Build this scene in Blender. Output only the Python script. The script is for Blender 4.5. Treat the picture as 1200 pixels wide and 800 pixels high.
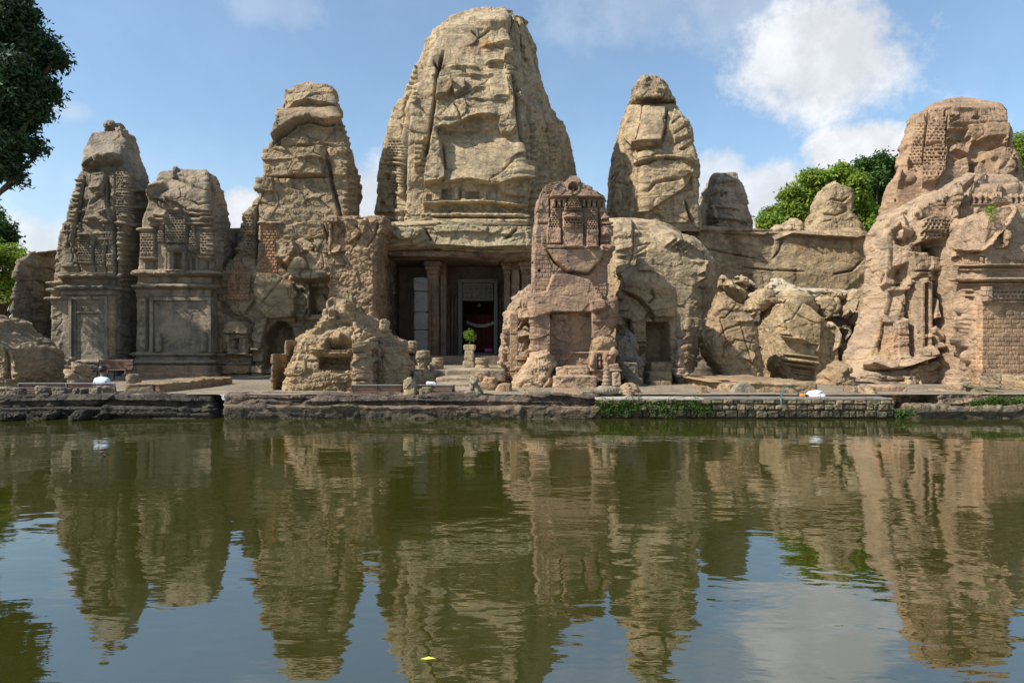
import bpy, math, random
import numpy as np
from mathutils import Vector

for o in list(bpy.data.objects): bpy.data.objects.remove(o)
SC = bpy.context.scene
C = SC.collection
R = math.radians
F = 810.0            # focal length in photo pixels, used only to read sizes and places off the photograph
HZ = 409.0           # horizon row
EYE = 2.0            # eye height over the water

# ---------------------------------------------------------------- camera
cam = bpy.data.cameras.new('camera'); camo = bpy.data.objects.new('camera', cam); C.objects.link(camo)
cam.sensor_width = 36; cam.lens = 36*F/1200; cam.shift_y = 9/1200
cam.clip_start = .1; cam.clip_end = 5000
camo.location = (0, 0, EYE); camo.rotation_euler = (R(90), 0, 0)
SC.camera = camo

# ---------------------------------------------------------------- light
SUN = Vector((-.68, -.27, .685)).normalized()      # direction towards the sun
SUN_E = 5.0; SKY_S = .093; EXPO = 0.43
sl = bpy.data.lights.new('sun', 'SUN'); sl.energy = SUN_E; sl.angle = R(.55); sl.color = (1, .955, .88)
so = bpy.data.objects.new('sun', sl); C.objects.link(so)
so.rotation_euler = SUN.to_track_quat('Z', 'Y').to_euler()
so.location = (0, 0, 60)
SC.view_settings.view_transform = 'Standard'; SC.view_settings.look = 'None'
SC.view_settings.gamma = 1; SC.view_settings.exposure = EXPO
try: SC.view_settings.use_curve_mapping = False
except Exception: pass

def nd(nt, typ, **kw):
    n = nt.nodes.new(typ)
    for k, v in kw.items():
        if k in ('op', ): n.operation = v
        elif hasattr(n, k): setattr(n, k, v)
    return n
def setin(n, **kw):
    for k, v in kw.items(): n.inputs[k.replace('_', ' ')].default_value = v
def math_(nt, op, a, b=None, clamp=False):
    n = nt.nodes.new('ShaderNodeMath'); n.operation = op; n.use_clamp = clamp
    for i, x in enumerate((a, b)):
        if x is None: continue
        if isinstance(x, (int, float)): n.inputs[i].default_value = x
        else: nt.links.new(x, n.inputs[i])
    return n.outputs[0]
def mixc(nt, f, a, b, mode='MIX'):
    n = nt.nodes.new('ShaderNodeMix'); n.data_type = 'RGBA'; n.blend_type = mode
    for s, x in ((n.inputs[0], f), (n.inputs[6], a), (n.inputs[7], b)):
        if isinstance(x, (int, float)): s.default_value = x
        elif isinstance(x, tuple): s.default_value = (*x[:3], 1)
        else: nt.links.new(x, s)
    return n.outputs[2]
def ramp(nt, f, lo, hi, a=0., b=1.):
    n = nt.nodes.new('ShaderNodeMapRange'); n.interpolation_type = 'SMOOTHSTEP'
    nt.links.new(f, n.inputs[0])
    for i, v in zip((1, 2, 3, 4), (lo, hi, a, b)): n.inputs[i].default_value = v
    return n.outputs[0]

# ---------------------------------------------------------------- sky with clouds
world = bpy.data.worlds.new('World'); SC.world = world; world.use_nodes = True
nt = world.node_tree; nt.nodes.clear()
sky = nt.nodes.new('ShaderNodeTexSky'); sky.sky_type = 'NISHITA'; sky.sun_disc = False
sky.sun_elevation = math.asin(SUN.z); sky.sun_rotation = math.atan2(SUN.x, SUN.y)
sky.air_density = 1.0; sky.dust_density = .7; sky.ozone_density = 1.6
tc = nt.nodes.new('ShaderNodeTexCoord'); gen = tc.outputs['Generated']
nz1 = nt.nodes.new('ShaderNodeTexNoise'); nt.links.new(gen, nz1.inputs['Vector']); setin(nz1, Scale=8., Detail=12., Roughness=.66)
nz2 = nt.nodes.new('ShaderNodeTexNoise'); nt.links.new(gen, nz2.inputs['Vector']); setin(nz2, Scale=2.3, Detail=6., Roughness=.6)
def pdir(px, py): return Vector(((px-600)/F, 1, (HZ-py)/F)).normalized()
# px, py, radius in px, height squash, density, softness
CL = [(968, 62, 100, 1.3, .95, .5), (760, 5, 130, 2.2, .30, .95), (880, 5, 150, 2.6, .40, .95), (1005, 182, 62, 1.7, 1.0, .35), (900, 232, 90, 2.0, .9, .5), (840, 205, 45, 1.5, .8, .5),
      (285, 252, 42, 1.3, 1.0, .45), (30, 285, 75, 2.0, .85, .7), (428, 232, 42, .8, .9, .55), (330, 10, 60, 2.4, .28, .95), (80, 130, 30, 2.0, .42, .9),
      (1100, 250, 200, 2.4, .7, .8), (120, 330, 160, 2.6, .55, .9)]
tot = None
for px, py, r, sq, dens, soft in CL:
    c = pdir(px, py)
    sub = nt.nodes.new('ShaderNodeVectorMath'); sub.operation = 'SUBTRACT'; nt.links.new(gen, sub.inputs[0]); sub.inputs[1].default_value = c
    mul = nt.nodes.new('ShaderNodeVectorMath'); mul.operation = 'MULTIPLY'; nt.links.new(sub.outputs[0], mul.inputs[0]); mul.inputs[1].default_value = (1, 1, sq)
    ln = nt.nodes.new('ShaderNodeVectorMath'); ln.operation = 'LENGTH'; nt.links.new(mul.outputs[0], ln.inputs[0])
    rr = r/F
    wob = math_(nt, 'MULTIPLY', math_(nt, 'SUBTRACT', nz1.outputs[0], .5), rr*2.1)
    dd = math_(nt, 'ADD', ln.outputs['Value'], wob)
    f = ramp(nt, dd, rr*(1-soft*.9), rr*(1+soft*.35), dens, 0)
    tot = f if tot is None else math_(nt, 'MAXIMUM', tot, f)
thin = ramp(nt, nz2.outputs[0], .55, .8, 0, .22)
sepw = nt.nodes.new('ShaderNodeSeparateXYZ'); nt.links.new(gen, sepw.inputs[0])
hzn = ramp(nt, sepw.outputs[2], 0., .32, .5, .10)
tot = math_(nt, 'MAXIMUM', math_(nt, 'MAXIMUM', tot, thin), hzn)
skyc = mixc(nt, 1.0, sky.outputs[0], (1.30, 1.52, 1.54), 'MULTIPLY')
cshade = ramp(nt, nz1.outputs[0], .34, .62, 1.06, .80)
cl_ = nt.nodes.new('ShaderNodeVectorMath'); cl_.operation = 'SCALE'; cl_.inputs[0].default_value = (7.6, 7.8, 8.2); nt.links.new(cshade, cl_.inputs['Scale'])
col = mixc(nt, tot, skyc, cl_.outputs[0])
bg = nt.nodes.new('ShaderNodeBackground'); bg.inputs[1].default_value = SKY_S; nt.links.new(col, bg.inputs[0])
wo = nt.nodes.new('ShaderNodeOutputWorld'); nt.links.new(bg.outputs[0], wo.inputs[0])

# ---------------------------------------------------------------- numeric noise
_rs = np.random.RandomState(7)
_perm = _rs.permutation(256); _g = _rs.normal(size=(256, 3)); _g /= np.linalg.norm(_g, axis=1)[:, None]
_j = _rs.rand(256, 3); _v = _rs.rand(256)
def _hash(i, j, k): return _perm[(_perm[(_perm[i & 255]+j) & 255]+k) & 255]
def perlin(p):
    f = np.floor(p); i = f.astype(np.int64); t = p-f; w = t*t*t*(t*(t*6-15)+10)
    out = 0
    for dx in (0, 1):
        wx = w[:, 0] if dx else 1-w[:, 0]
        for dy in (0, 1):
            wy = w[:, 1] if dy else 1-w[:, 1]
            for dz in (0, 1):
                wz = w[:, 2] if dz else 1-w[:, 2]
                h = _g[_hash(i[:, 0]+dx, i[:, 1]+dy, i[:, 2]+dz)]
                out = out + wx*wy*wz*(h[:, 0]*(t[:, 0]-dx)+h[:, 1]*(t[:, 1]-dy)+h[:, 2]*(t[:, 2]-dz))
    return out
def fbm(p, o=4, gain=.5):
    s = 0; a = 1.; q = p
    for _ in range(o):
        s = s+a*perlin(q); q = q*2.03+17.3; a *= gain
    return s
def worley(p):
    f = np.floor(p).astype(np.int64); n = len(p)
    F1 = np.full(n, 9.); F2 = np.full(n, 9.); ID = np.zeros(n, np.int64); V = np.zeros((n, 3))
    for dx in (-1, 0, 1):
        for dy in (-1, 0, 1):
            for dz in (-1, 0, 1):
                i = f[:, 0]+dx; j = f[:, 1]+dy; k = f[:, 2]+dz
                h = _hash(i, j, k); c = _j[h]*.8+.1
                v = p-np.stack((i, j, k), 1)-c
                d = np.sqrt((v*v).sum(1))
                m = d < F1
                F2 = np.where(m, F1, np.minimum(F2, d)); F1 = np.where(m, d, F1)
                ID = np.where(m, h, ID); V = np.where(m[:, None], v, V)
    return F1, F2, ID, V
def sstep(x, a, b):
    t = np.clip((x-a)/(b-a), 0, 1); return t*t*(3-2*t)

def poly_sd(u, v, poly):           # signed distance, negative inside
    P = np.array(poly, float); Q = np.roll(P, -1, 0)
    d = np.full(u.shape, 1e9); ins = np.zeros(u.shape, bool)
    for (x0, y0), (x1, y1) in zip(P, Q):
        ex, ey = x1-x0, y1-y0; l = ex*ex+ey*ey+1e-9
        t = np.clip(((u-x0)*ex+(v-y0)*ey)/l, 0, 1)
        d = np.minimum(d, (u-x0-t*ex)**2+(v-y0-t*ey)**2)
        c = (y0 > v) != (y1 > v)
        if abs(ey) > 1e-9: ins ^= c & (u < ex*(v-y0)/ey+x0)
    d = np.sqrt(d); return np.where(ins, -d, d)
def line_d(u, v, pts):             # distance to a polyline and signed offset (positive = below it)
    P = np.array(pts, float); d = np.full(u.shape, 1e9); s = np.zeros(u.shape); tt = np.zeros(u.shape); L = 0
    seg = np.hypot(*(P[1:]-P[:-1]).T); tot = seg.sum()+1e-9
    for k in range(len(P)-1):
        (x0, y0), (x1, y1) = P[k], P[k+1]; ex, ey = x1-x0, y1-y0; l = ex*ex+ey*ey+1e-9
        t = np.clip(((u-x0)*ex+(v-y0)*ey)/l, 0, 1)
        q = np.hypot(u-x0-t*ex, v-y0-t*ey); m = q < d
        cr = (ex*(v-y0)-ey*(u-x0))/math.sqrt(l)
        d = np.where(m, q, d); s = np.where(m, np.sign(cr)*q, s); tt = np.where(m, (L+t*seg[k])/tot, tt)
        L += seg[k]
    return d, s, tt

# ---- shape operations in photo pixels: each is a tuple (kind, bounding box, data)
def B(x0, y0, x1, y1, d, s=.9, w=0, c=None): return ('P', [(x0, y0), (x1, y0), (x1, y1), (x0, y1)], d, s, (0, 0), w, c)
def P(poly, d, s=1.2, tilt=(0, 0), w=0, c=None): return ('P', poly, d, s, tilt, w, c)
def M(x0, x1, y, h, d, w=0): return ('M', [(x0, y), (x1, y)], h, d, w)
def ML(pts, h, d, w=0): return ('M', pts, h, d, w)
def K(pts, d, wd=1.2, w=0): return ('K', pts, d, wd, w)
def G(pts, d, h, w=0): return ('G', pts, d, h, w)
def L_(x0, y0, x1, y1, cw, ch, d, w=0, poly=None): return ('L', poly or [(x0, y0), (x1, y0), (x1, y1), (x0, y1)], cw, ch, d, w)
def E(x, y, rx, ry, d, w=0): return ('E', (x, y, rx, ry), d, w)
def BR(poly, bw, bh, d, c1, c2, w=0): return ('BR', poly, bw, bh, d, c1, c2, w)
def CT(poly, c, s=3, w=1): return ('C', poly, c, s, w)            # tints a patch: stains, other stone, some light and shade
def CALM(poly, k, s=3): return ('Q', poly, k, s)
def gable(x0, y0, x1, y1, d, lat=True):
    xm = (x0+x1)/2; pl = [(x0, y1), (x0+(x1-x0)*.06, y0+(y1-y0)*.55), (xm-(x1-x0)*.12, y0), (xm+(x1-x0)*.12, y0), (x1-(x1-x0)*.06, y0+(y1-y0)*.55), (x1, y1)]
    o = [P(pl, d, .9)]
    if lat: o.append(L_(0, 0, 0, 0, 3.1, 2.6, .09, 0, pl))
    return o
def niche(x0, y0, x1, y1, d, fr=1.8):
    return [B(x0-fr, y0-fr*1.4, x1+fr, y1, .10), B(x0-fr-1, y0-fr*1.4-2, x1+fr+1, y0-fr*1.4, .2), B(x0, y0, x1, y1, -d-.1, .7), B(x0-fr-1, y1, x1+fr+1, y1+1.8, .18)]
def carve(x0, y0, x1, y1, seed, k=1., w=0):
    """a weathered field of small carved shrines, grilles and bands"""
    r = random.Random(seed); o = []; y = y0
    while y < y1-3:
        h = min(r.uniform(6, 13), y1-y); x = x0
        if r.random() < .6: o.append(M(x0, x1, y+1, 1.5, .12*k, w)); y += 2; h -= 1
        while x < x1-2:
            ww = min(r.uniform(5, 13), x1-x); t = r.random()
            if t < .38: o += [B(x+.5, y+.5, x+ww-.5, y+h-1, r.uniform(.05, .16)*k, .8, w), L_(x+1, y+1, x+ww-1, y+h-1.5, 3, 2.5, .09*k, w)]
            elif t < .62: o += [B(x+.4, y+.5, x+ww-.5, y+h-.6, .12*k, .8, w), B(x+ww*.3, y+h*.3, x+ww*.7, y+h-1, -.25*k, .7, w)]
            elif t < .8: o += [ML([(x+.5, y+j), (x+ww-.5, y+j)], 1.1, .10*k, w) for j in np.arange(1, h-1, 2.4)]
            elif t < .92: o += [P([(x, y+h), (x+ww/2, y), (x+ww, y+h)], .14*k, .9, w=w)]
            o.append(K([(x+ww, y), (x+ww, y+h)], .13*k, .7, w)); x += ww
        y += h
    return o

def apply_ops(u, v, ops, front):
    n = len(u); disp = np.zeros(n); calm = np.ones(n); tint = np.ones((n, 3))
    for o in ops:
        k = o[0]
        if k == 'E':
            (x, y, rx, ry), d, w = o[1:]
            q = 1-((u-x)/rx)**2-((v-y)/ry)**2; m = q > 0
            disp[m] += d*np.sqrt(q[m])*(1 if w else front[m]); continue
        pts = np.array(o[1], float)
        pad = o[2]+1 if k == 'M' else (o[3]*3+2 if k == 'G' else {'P': 3, 'K': 5, 'L': 1, 'BR': 1, 'C': 8, 'Q': 8}[k])
        m = np.nonzero((u > pts[:, 0].min()-pad) & (u < pts[:, 0].max()+pad) & (v > pts[:, 1].min()-pad) & (v < pts[:, 1].max()+pad))[0]
        if len(m) == 0: continue
        uu, vv = u[m], v[m]; w = o[-1] if k in ('M', 'K', 'G', 'L', 'BR', 'C') else (o[5] if k == 'P' else 0)
        fr = 1 if w else front[m]
        if k == 'P':
            _, pl, d, s, tl, w, c = o
            a = 1-sstep(poly_sd(uu, vv, pl), -s*.5, s*.5)
            cx, cy = pts.mean(0)
            disp[m] += a*(d+tl[0]*(uu-cx)+tl[1]*(vv-cy))*fr
            if c is not None: tint[m] *= 1+(a*fr)[:, None]*(np.array(c)-1)
        elif k == 'M':
            _, pl, h, d, w = o
            q, s, t = line_d(uu, vv, pl); a = np.sqrt(np.clip(1-(q/h)**2, 0, 1))
            disp[m] += d*a*fr
        elif k == 'K':
            _, pl, d, wd, w = o
            q, s, t = line_d(uu, vv, pl)
            disp[m] -= d*np.exp(-(q/wd)**2)*fr*np.clip(np.minimum(t, 1-t)*6+.3, 0, 1)
        elif k == 'G':
            _, pl, d, h, w = o
            q, s, t = line_d(uu, vv, pl)
            e = np.clip(np.minimum(t, 1-t)*5, 0, 1)
            disp[m] += d*np.where(s < 0, np.exp(-(np.abs(s)/h)), np.exp(-(s/.8)**2)-.25*np.exp(-(s/h*1.6)))*e*fr
        elif k == 'L':
            _, pl, cw, ch, d, w = o
            a = 1-sstep(poly_sd(uu, vv, pl), -1, .5)
            row = np.floor(vv/ch); x = uu/cw+.5*(row % 2)
            fx = np.abs((x % 1)-.5)*2; fy = np.abs(((vv/ch) % 1)-.5)*2
            hole = (1-sstep(fx, .48, .80))*(1-sstep(fy, .25, .62))
            disp[m] -= d*1.5*a*fr*hole*(.5+.5*sstep(_v[(np.floor(x).astype(int)*7+row.astype(int)*31) & 255], .05, .3))
        elif k == 'BR':
            _, pl, bw, bh, d, c1, c2, w = o
            a = 1-sstep(poly_sd(uu, vv, pl), -.5, .5)
            row = np.floor(vv/bh); x = uu/bw+.5*(row % 2)+.2*_v[row.astype(int) & 255]
            ex = (.5-np.abs((x % 1)-.5))*bw; ey = (.5-np.abs(((vv/bh) % 1)-.5))*bh
            j = 1-sstep(np.minimum(ex, ey), .15, .75); rv = _v[(np.floor(x).astype(int)*13+row.astype(int)*57) & 255]
            disp[m] += a*fr*(-d*j+(rv-.5)*d*.8); calm[m] *= 1-.85*a*fr
            cc = np.array(c1)+(np.array(c2)-np.array(c1))*rv[:, None]
            tint[m] *= 1+(a*fr)[:, None]*(cc*(1+.15*j[:, None])-1)
        elif k == 'C':
            _, pl, c, s, w = o
            wob = 2.5*perlin(np.stack((uu*.12, vv*.12, uu*0+3.3), 1))*min(s, 3)
            a = 1-sstep(poly_sd(uu, vv, pl)+wob, -s, s)
            tint[m] *= 1+(a*fr)[:, None]*(np.array(c)-1)
        elif k == 'Q':
            _, pl, kk, s = o
            a = 1-sstep(poly_sd(uu, vv, pl), -s, s); calm[m] *= 1-a*fr*(1-kk)
    return disp, calm, tint

NZ = dict(big=(.28, 3.2), fac=(.20, 1.25), crack=(.10, .06), strata=(.10, .55), fine=(.055, .34))
def nzp(**k): d = dict(NZ); d.update(k); return d
def rock_noise(p, nz, off=0.):
    q = p+off; out = np.zeros(len(p))
    a, s = nz['big']; a *= .62
    if a: out += a*fbm(q/s, 3)*1.5
    warp = np.stack((perlin(q*.8+3), perlin(q*.8+11), perlin(q*.8+29)), 1)
    a, s = nz['fac']; a *= .62; ca, cw = nz['crack']
    if a:
        sh = nz.get('shear', (0, 0)); st = nz.get('stretch', (1, 1, .62))
        qq = q/s*np.array([1/st[0], 1/st[1], 1/st[2]])+warp*.38
        qq[:, 2] += sh[0]*q[:, 0]/s
        f1, f2, ID, V = worley(qq)
        edge = sstep(f2-f1, .0, .10)
        out += a*((_v[ID]-.5)*1.3+(V*_g[ID]).sum(1)*1.1)*(.82+.18*edge)
        out -= ca*.62*np.exp(-((f2-f1)/cw)**2)*sstep(_v[(ID*3) & 255]+.5*perlin(q*.6+77), .25, .8)
        f1, f2, ID, V = worley(q/(s*.36)*np.array([1, 1, 1.7])+warp*.5+5)
        out += a*.33*((_v[ID]-.5)+(V*_g[ID]).sum(1)*.9)
    a, s = nz['strata']; a *= .4
    if a:
        t = p[:, 2]/s+nz.get('dip', 0)*p[:, 0]/s+.75*fbm(q*.28, 2)+warp[:, 0]*.5
        k = np.floor(t).astype(int); fr = t-k
        m = sstep(perlin(q*.22+41), -.25, .25)
        out += a*m*((_v[k & 255]-.5)*1.6*sstep(fr, 0, .12)+(_v[(k-1) & 255]-.5)*1.6*(1-sstep(fr, 0, .12))-.9*np.abs(2*fr-1)**5)
    a, s = nz['fine']; a *= 1.15
    out += a*fbm(q/s, 4, .6)
    out -= a*.8*np.clip(fbm(q/s*1.7+50, 2)-.25, 0, 1)*2
    return out

# ---------------------------------------------------------------- object bookkeeping
def tag(o, label=None, cat=None, group=None, kind=None):
    if label: o['label'] = label
    if cat: o['category'] = cat
    if group: o['group'] = group
    if kind: o['kind'] = kind
    return o
def empty(name, loc, label, cat, group=None):
    o = bpy.data.objects.new(name, None); C.objects.link(o); o.location = loc; o.empty_display_size = .3
    return tag(o, label, cat, group)
def attach(o, parent):
    if parent is not None:
        o.parent = parent
        M_ = bpy.context.view_layer
        o.matrix_parent_inverse = parent_matrix(parent).inverted()
def parent_matrix(p):
    from mathutils import Matrix
    m = Matrix.LocRotScale(p.location, p.rotation_euler, p.scale)
    if p.parent: m = parent_matrix(p.parent) @ p.matrix_parent_inverse @ m
    return m
def link_mesh(name, verts, faces, mat, parent=None, smooth=True, tint=None):
    me = bpy.data.meshes.new(name)
    verts = np.asarray(verts, float)
    if isinstance(faces, np.ndarray):
        nf, k = faces.shape
        me.vertices.add(len(verts)); me.vertices.foreach_set('co', verts.ravel())
        me.loops.add(nf*k); me.loops.foreach_set('vertex_index', faces.ravel().astype(np.int32))
        me.polygons.add(nf); me.polygons.foreach_set('loop_start', (np.arange(nf)*k).astype(np.int32))
        try: me.polygons.foreach_set('loop_total', np.full(nf, k, np.int32))
        except Exception: pass
        me.update(calc_edges=True)
    else:
        me.from_pydata([tuple(v) for v in verts], [], faces); me.update()
    me.polygons.foreach_set('use_smooth', np.full(len(me.polygons), smooth))
    if tint is not None:
        a = me.color_attributes.new('tint', 'FLOAT_COLOR', 'POINT')
        a.data.foreach_set('color', np.hstack((tint, np.ones((len(tint), 1)))).astype(np.float32).ravel())
    me.materials.append(mat)
    o = bpy.data.objects.new(name, me); C.objects.link(o)
    attach(o, parent)
    return o
def W(px, py, d): return ((px-600)*d/F, d, EYE-(py-HZ)*d/F)

SEED = [0]
def rock(name, poly, d0, D, mat, parent=None, ops=(), plan=None, e=4., sil=None, sp=.75, nz=NZ, tp=.7, closed=False, amp=1., lean=0., tintc=None, cap=.04):
    """A solid stone mass: its outline (photo pixels) gives its width at each height, plan gives its cross-section,
    the operations its carved relief; every vertex ends up at its own place in the round."""
    PL = np.array(poly, float)
    y0, y1 = PL[:, 1].min(), PL[:, 1].max()
    n = max(6, int((y1-y0)/sp)); v = np.linspace(y0+.01, y1-.01, n)
    Lx = np.full(n, 1e9); Rx = np.full(n, -1e9)
    for a, b in zip(PL, np.roll(PL, -1, 0)):
        if abs(a[1]-b[1]) < 1e-9: continue
        m = (v >= min(a[1], b[1])) & (v <= max(a[1], b[1])); x = a[0]+(v-a[1])/(b[1]-a[1])*(b[0]-a[0])
        Lx = np.where(m, np.minimum(Lx, x), Lx); Rx = np.where(m, np.maximum(Rx, x), Rx)
    w = np.maximum((Rx-Lx)/2, .3); wr = w/w.max()
    hd = D/2*wr**tp
    if tp >= .3: hd = hd*(.3+.7*np.sqrt(np.clip((v-y0)/max(4, .13*(y1-y0)), 0, 1)))
    if tp >= .3 and closed: hd = hd*(.3+.7*np.sqrt(np.clip((y1-v)/max(3, .13*(y1-y0)), 0, 1)))
    yc = d0+D/2+lean*(1-(v-y0)/(y1-y0)); yf = yc-hd
    fixed = sil is not None and sil[0] == 'fixed'
    XL = (Lx-600)/F*(yf+.05*hd); XR = (Rx-600)/F*(yf+.05*hd)
    if plan is None:
        t = np.linspace(0, 2*math.pi, 721)[:-1]
        c, s = np.cos(t), np.sin(t)
        pts = np.stack((np.sign(c)*np.abs(c)**(2/e), (np.sign(s)*np.abs(s)**(2/e)+1)/2), 1)
        k = np.argmax(pts[:, 1]); pts = np.roll(pts, -k, 0)
    else: pts = np.array(plan, float)
    Q = np.vstack((pts, pts[:1]))
    mp = w.max(); dpx = D*F/d0
    seg = Q[1:]-Q[:-1]; mid = (Q[1:]+Q[:-1])/2
    ln = np.hypot(seg[:, 0]*mp, seg[:, 1]*dpx*.6)
    wt = np.where(mid[:, 1] > .85, .16, np.where((np.abs(seg[:, 1]*dpx) > np.abs(seg[:, 0]*mp)), .6, 1.))
    cum = np.concatenate(([0], np.cumsum(ln*wt))); nu = max(24, int(cum[-1]/sp))
    ss = np.linspace(0, cum[-1], nu+1)[:-1]
    tx = np.interp(ss, cum, Q[:, 0]); ty = np.interp(ss, cum, Q[:, 1])
    if not fixed:                    # widths so that the solid, seen in the round, has the outline's width
        for _ in range(5):
            Yk = yf[:, None]+ty[None]*2*hd[:, None]; pk = 600+F*((XL+XR)[:, None]/2+tx[None]*(XR-XL)[:, None]/2)/Yk
            a_, b_ = pk.argmin(1), pk.argmax(1); ar = np.arange(n)
            XL = XL+(Lx-pk[ar, a_])*Yk[ar, a_]/F; XR = XR+(Rx-pk[ar, b_])*Yk[ar, b_]/F
            nr_ = XR < XL+.1; md = (XL+XR)/2; XL = np.where(nr_, md-.05, XL); XR = np.where(nr_, md+.05, XR)
    # height of each level, read at the depth where the silhouette is seen
    if fixed or tp < .3: ysil = yf+.06*hd
    else: ysil = .62*(yf+.06*hd)+.19*(Yk[ar, a_]+Yk[ar, b_])
    Z = EYE-(v-HZ)/F*ysil
    Xc = (XL+XR)/2; Xh = (XR-XL)/2
    X = Xc[:, None]+tx[None]*Xh[:, None]; Y = yf[:, None]+ty[None]*2*hd[:, None]; Zg = np.repeat(Z[:, None], nu, 1)
    V2 = np.repeat(v[:, None], nu, 1)
    def capring(i, sgn):
        nc = max(5, min(60, int(w[i]/sp/1.3))); k = np.linspace(1, 0, nc+1)[1:]
        k = k*.9999+.0001
        x = Xc[i]+tx[None]*Xh[i]*k[:, None]; y = yc[i]+(yf[i]+ty[None]*2*hd[i]-yc[i])*k[:, None]
        z = Z[i]+sgn*cap*2*Xh[i]*(1-k[:, None]**2)+0*x
        return x, y, z, np.full_like(x, -9999.)
    x, y, z, q = capring(0, 1)
    X = np.vstack((x[::-1], X)); Y = np.vstack((y[::-1], Y)); Zg = np.vstack((z[::-1], Zg)); V2 = np.vstack((q[::-1], V2)); ntop = len(x)
    nb = 0
    if closed:
        x, y, z, q = capring(n-1, -1); X = np.vstack((X, x)); Y = np.vstack((Y, y)); Zg = np.vstack((Zg, z)); V2 = np.vstack((V2, q)); nb = len(x)
    Pp = np.stack((X, Y, Zg), 2)
    du = np.roll(Pp, -1, 1)-np.roll(Pp, 1, 1); dv = np.gradient(Pp, axis=0)
    N = np.cross(du, dv); N /= np.linalg.norm(N, axis=2)[:, :, None]+1e-12
    # outward check
    cen = Pp.mean((0, 1)); 
    if ((Pp-cen)*N).sum(2).mean() < 0: N = -N
    yfr = np.concatenate((np.full(ntop, yf[0]), yf, np.full(nb, yf[-1])))
    u = 600+F*X/Y; side = (np.abs(N[:, :, 0]) > .72)
    u = u+np.where(side, np.sign(N[:, :, 0])*(Y-yfr[:, None])*F/yfr[:, None], 0)
    front = sstep(-N[:, :, 1], .25, .6)
    V2 = np.where(V2 < y0, V2, HZ-(Zg-EYE)*F/Y)
    Pf = Pp.reshape(-1, 3); Nf = N.reshape(-1, 3)
    disp, calm, tint = apply_ops(u.ravel(), V2.ravel(), ops, front.ravel())
    SEED[0] += 1
    disp = disp+amp*calm*rock_noise(Pf, nz, SEED[0]*7.31)+(.09 if D >= 5 and tp >= .3 else 0)
    lim = .8*min(Xh.max(), D/2)
    fd = np.ones(X.shape); fd[:ntop] = np.linspace(.25, 1, ntop)[:, None]
    disp = np.clip(disp, -lim, lim*1.2)*fd.ravel()
    co = Pf+Nf*disp[:, None]
    if tintc is not None: tint = tint*np.array(tintc)
    nr = X.shape[0]
    i = np.arange(nr-1)[:, None]*nu+np.arange(nu)[None]; j = np.arange(nr-1)[:, None]*nu+(np.arange(nu)[None]+1) % nu
    faces = np.stack((i, i+nu, j+nu, j), 2).reshape(-1, 4)
    # orientation
    a, b, c_ = Pf[faces[len(faces)//2, 0]], Pf[faces[len(faces)//2, 1]], Pf[faces[len(faces)//2, 2]]
    if np.dot(np.cross(b-a, c_-a), Nf[faces[len(faces)//2, 0]]) < 0: faces = faces[:, ::-1]
    return link_mesh(name, co, faces, mat, parent, True, tint)
def stone(name, x0, y0, x1, y1, d, D, mat, parent=None, e=7., amp=.35, sp=.8, ops=(), tintc=None, nz=None, lean=0):
    r = 1.0
    pl = [(x0+r, y0), (x1-r, y0), (x1, y0+r), (x1, y1-r), (x1-r, y1), (x0+r, y1), (x0, y1-r), (x0, y0+r)]
    return rock(name, pl, d, D, mat, parent, ops, None, e, (.1, .1), sp, nz or nzp(big=(.1, 1.5), fac=(.1, .6), crack=(.04, .05), strata=(0, 1)), .15, True, amp, lean, tintc)
def ellipse(x0, y0, x1, y1, n=18, jag=.06, seed=1):
    r = random.Random(seed); cx, cy, a, b = (x0+x1)/2, (y0+y1)/2, (x1-x0)/2, (y1-y0)/2
    return [(cx+a*math.copysign(abs(math.cos(t))**.75, math.cos(t))*(1+r.uniform(-jag, jag)), cy+b*math.copysign(abs(math.sin(t))**.75, math.sin(t))*(1+r.uniform(-jag, jag))) for t in [2*math.pi*k/n for k in range(n)]]

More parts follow.
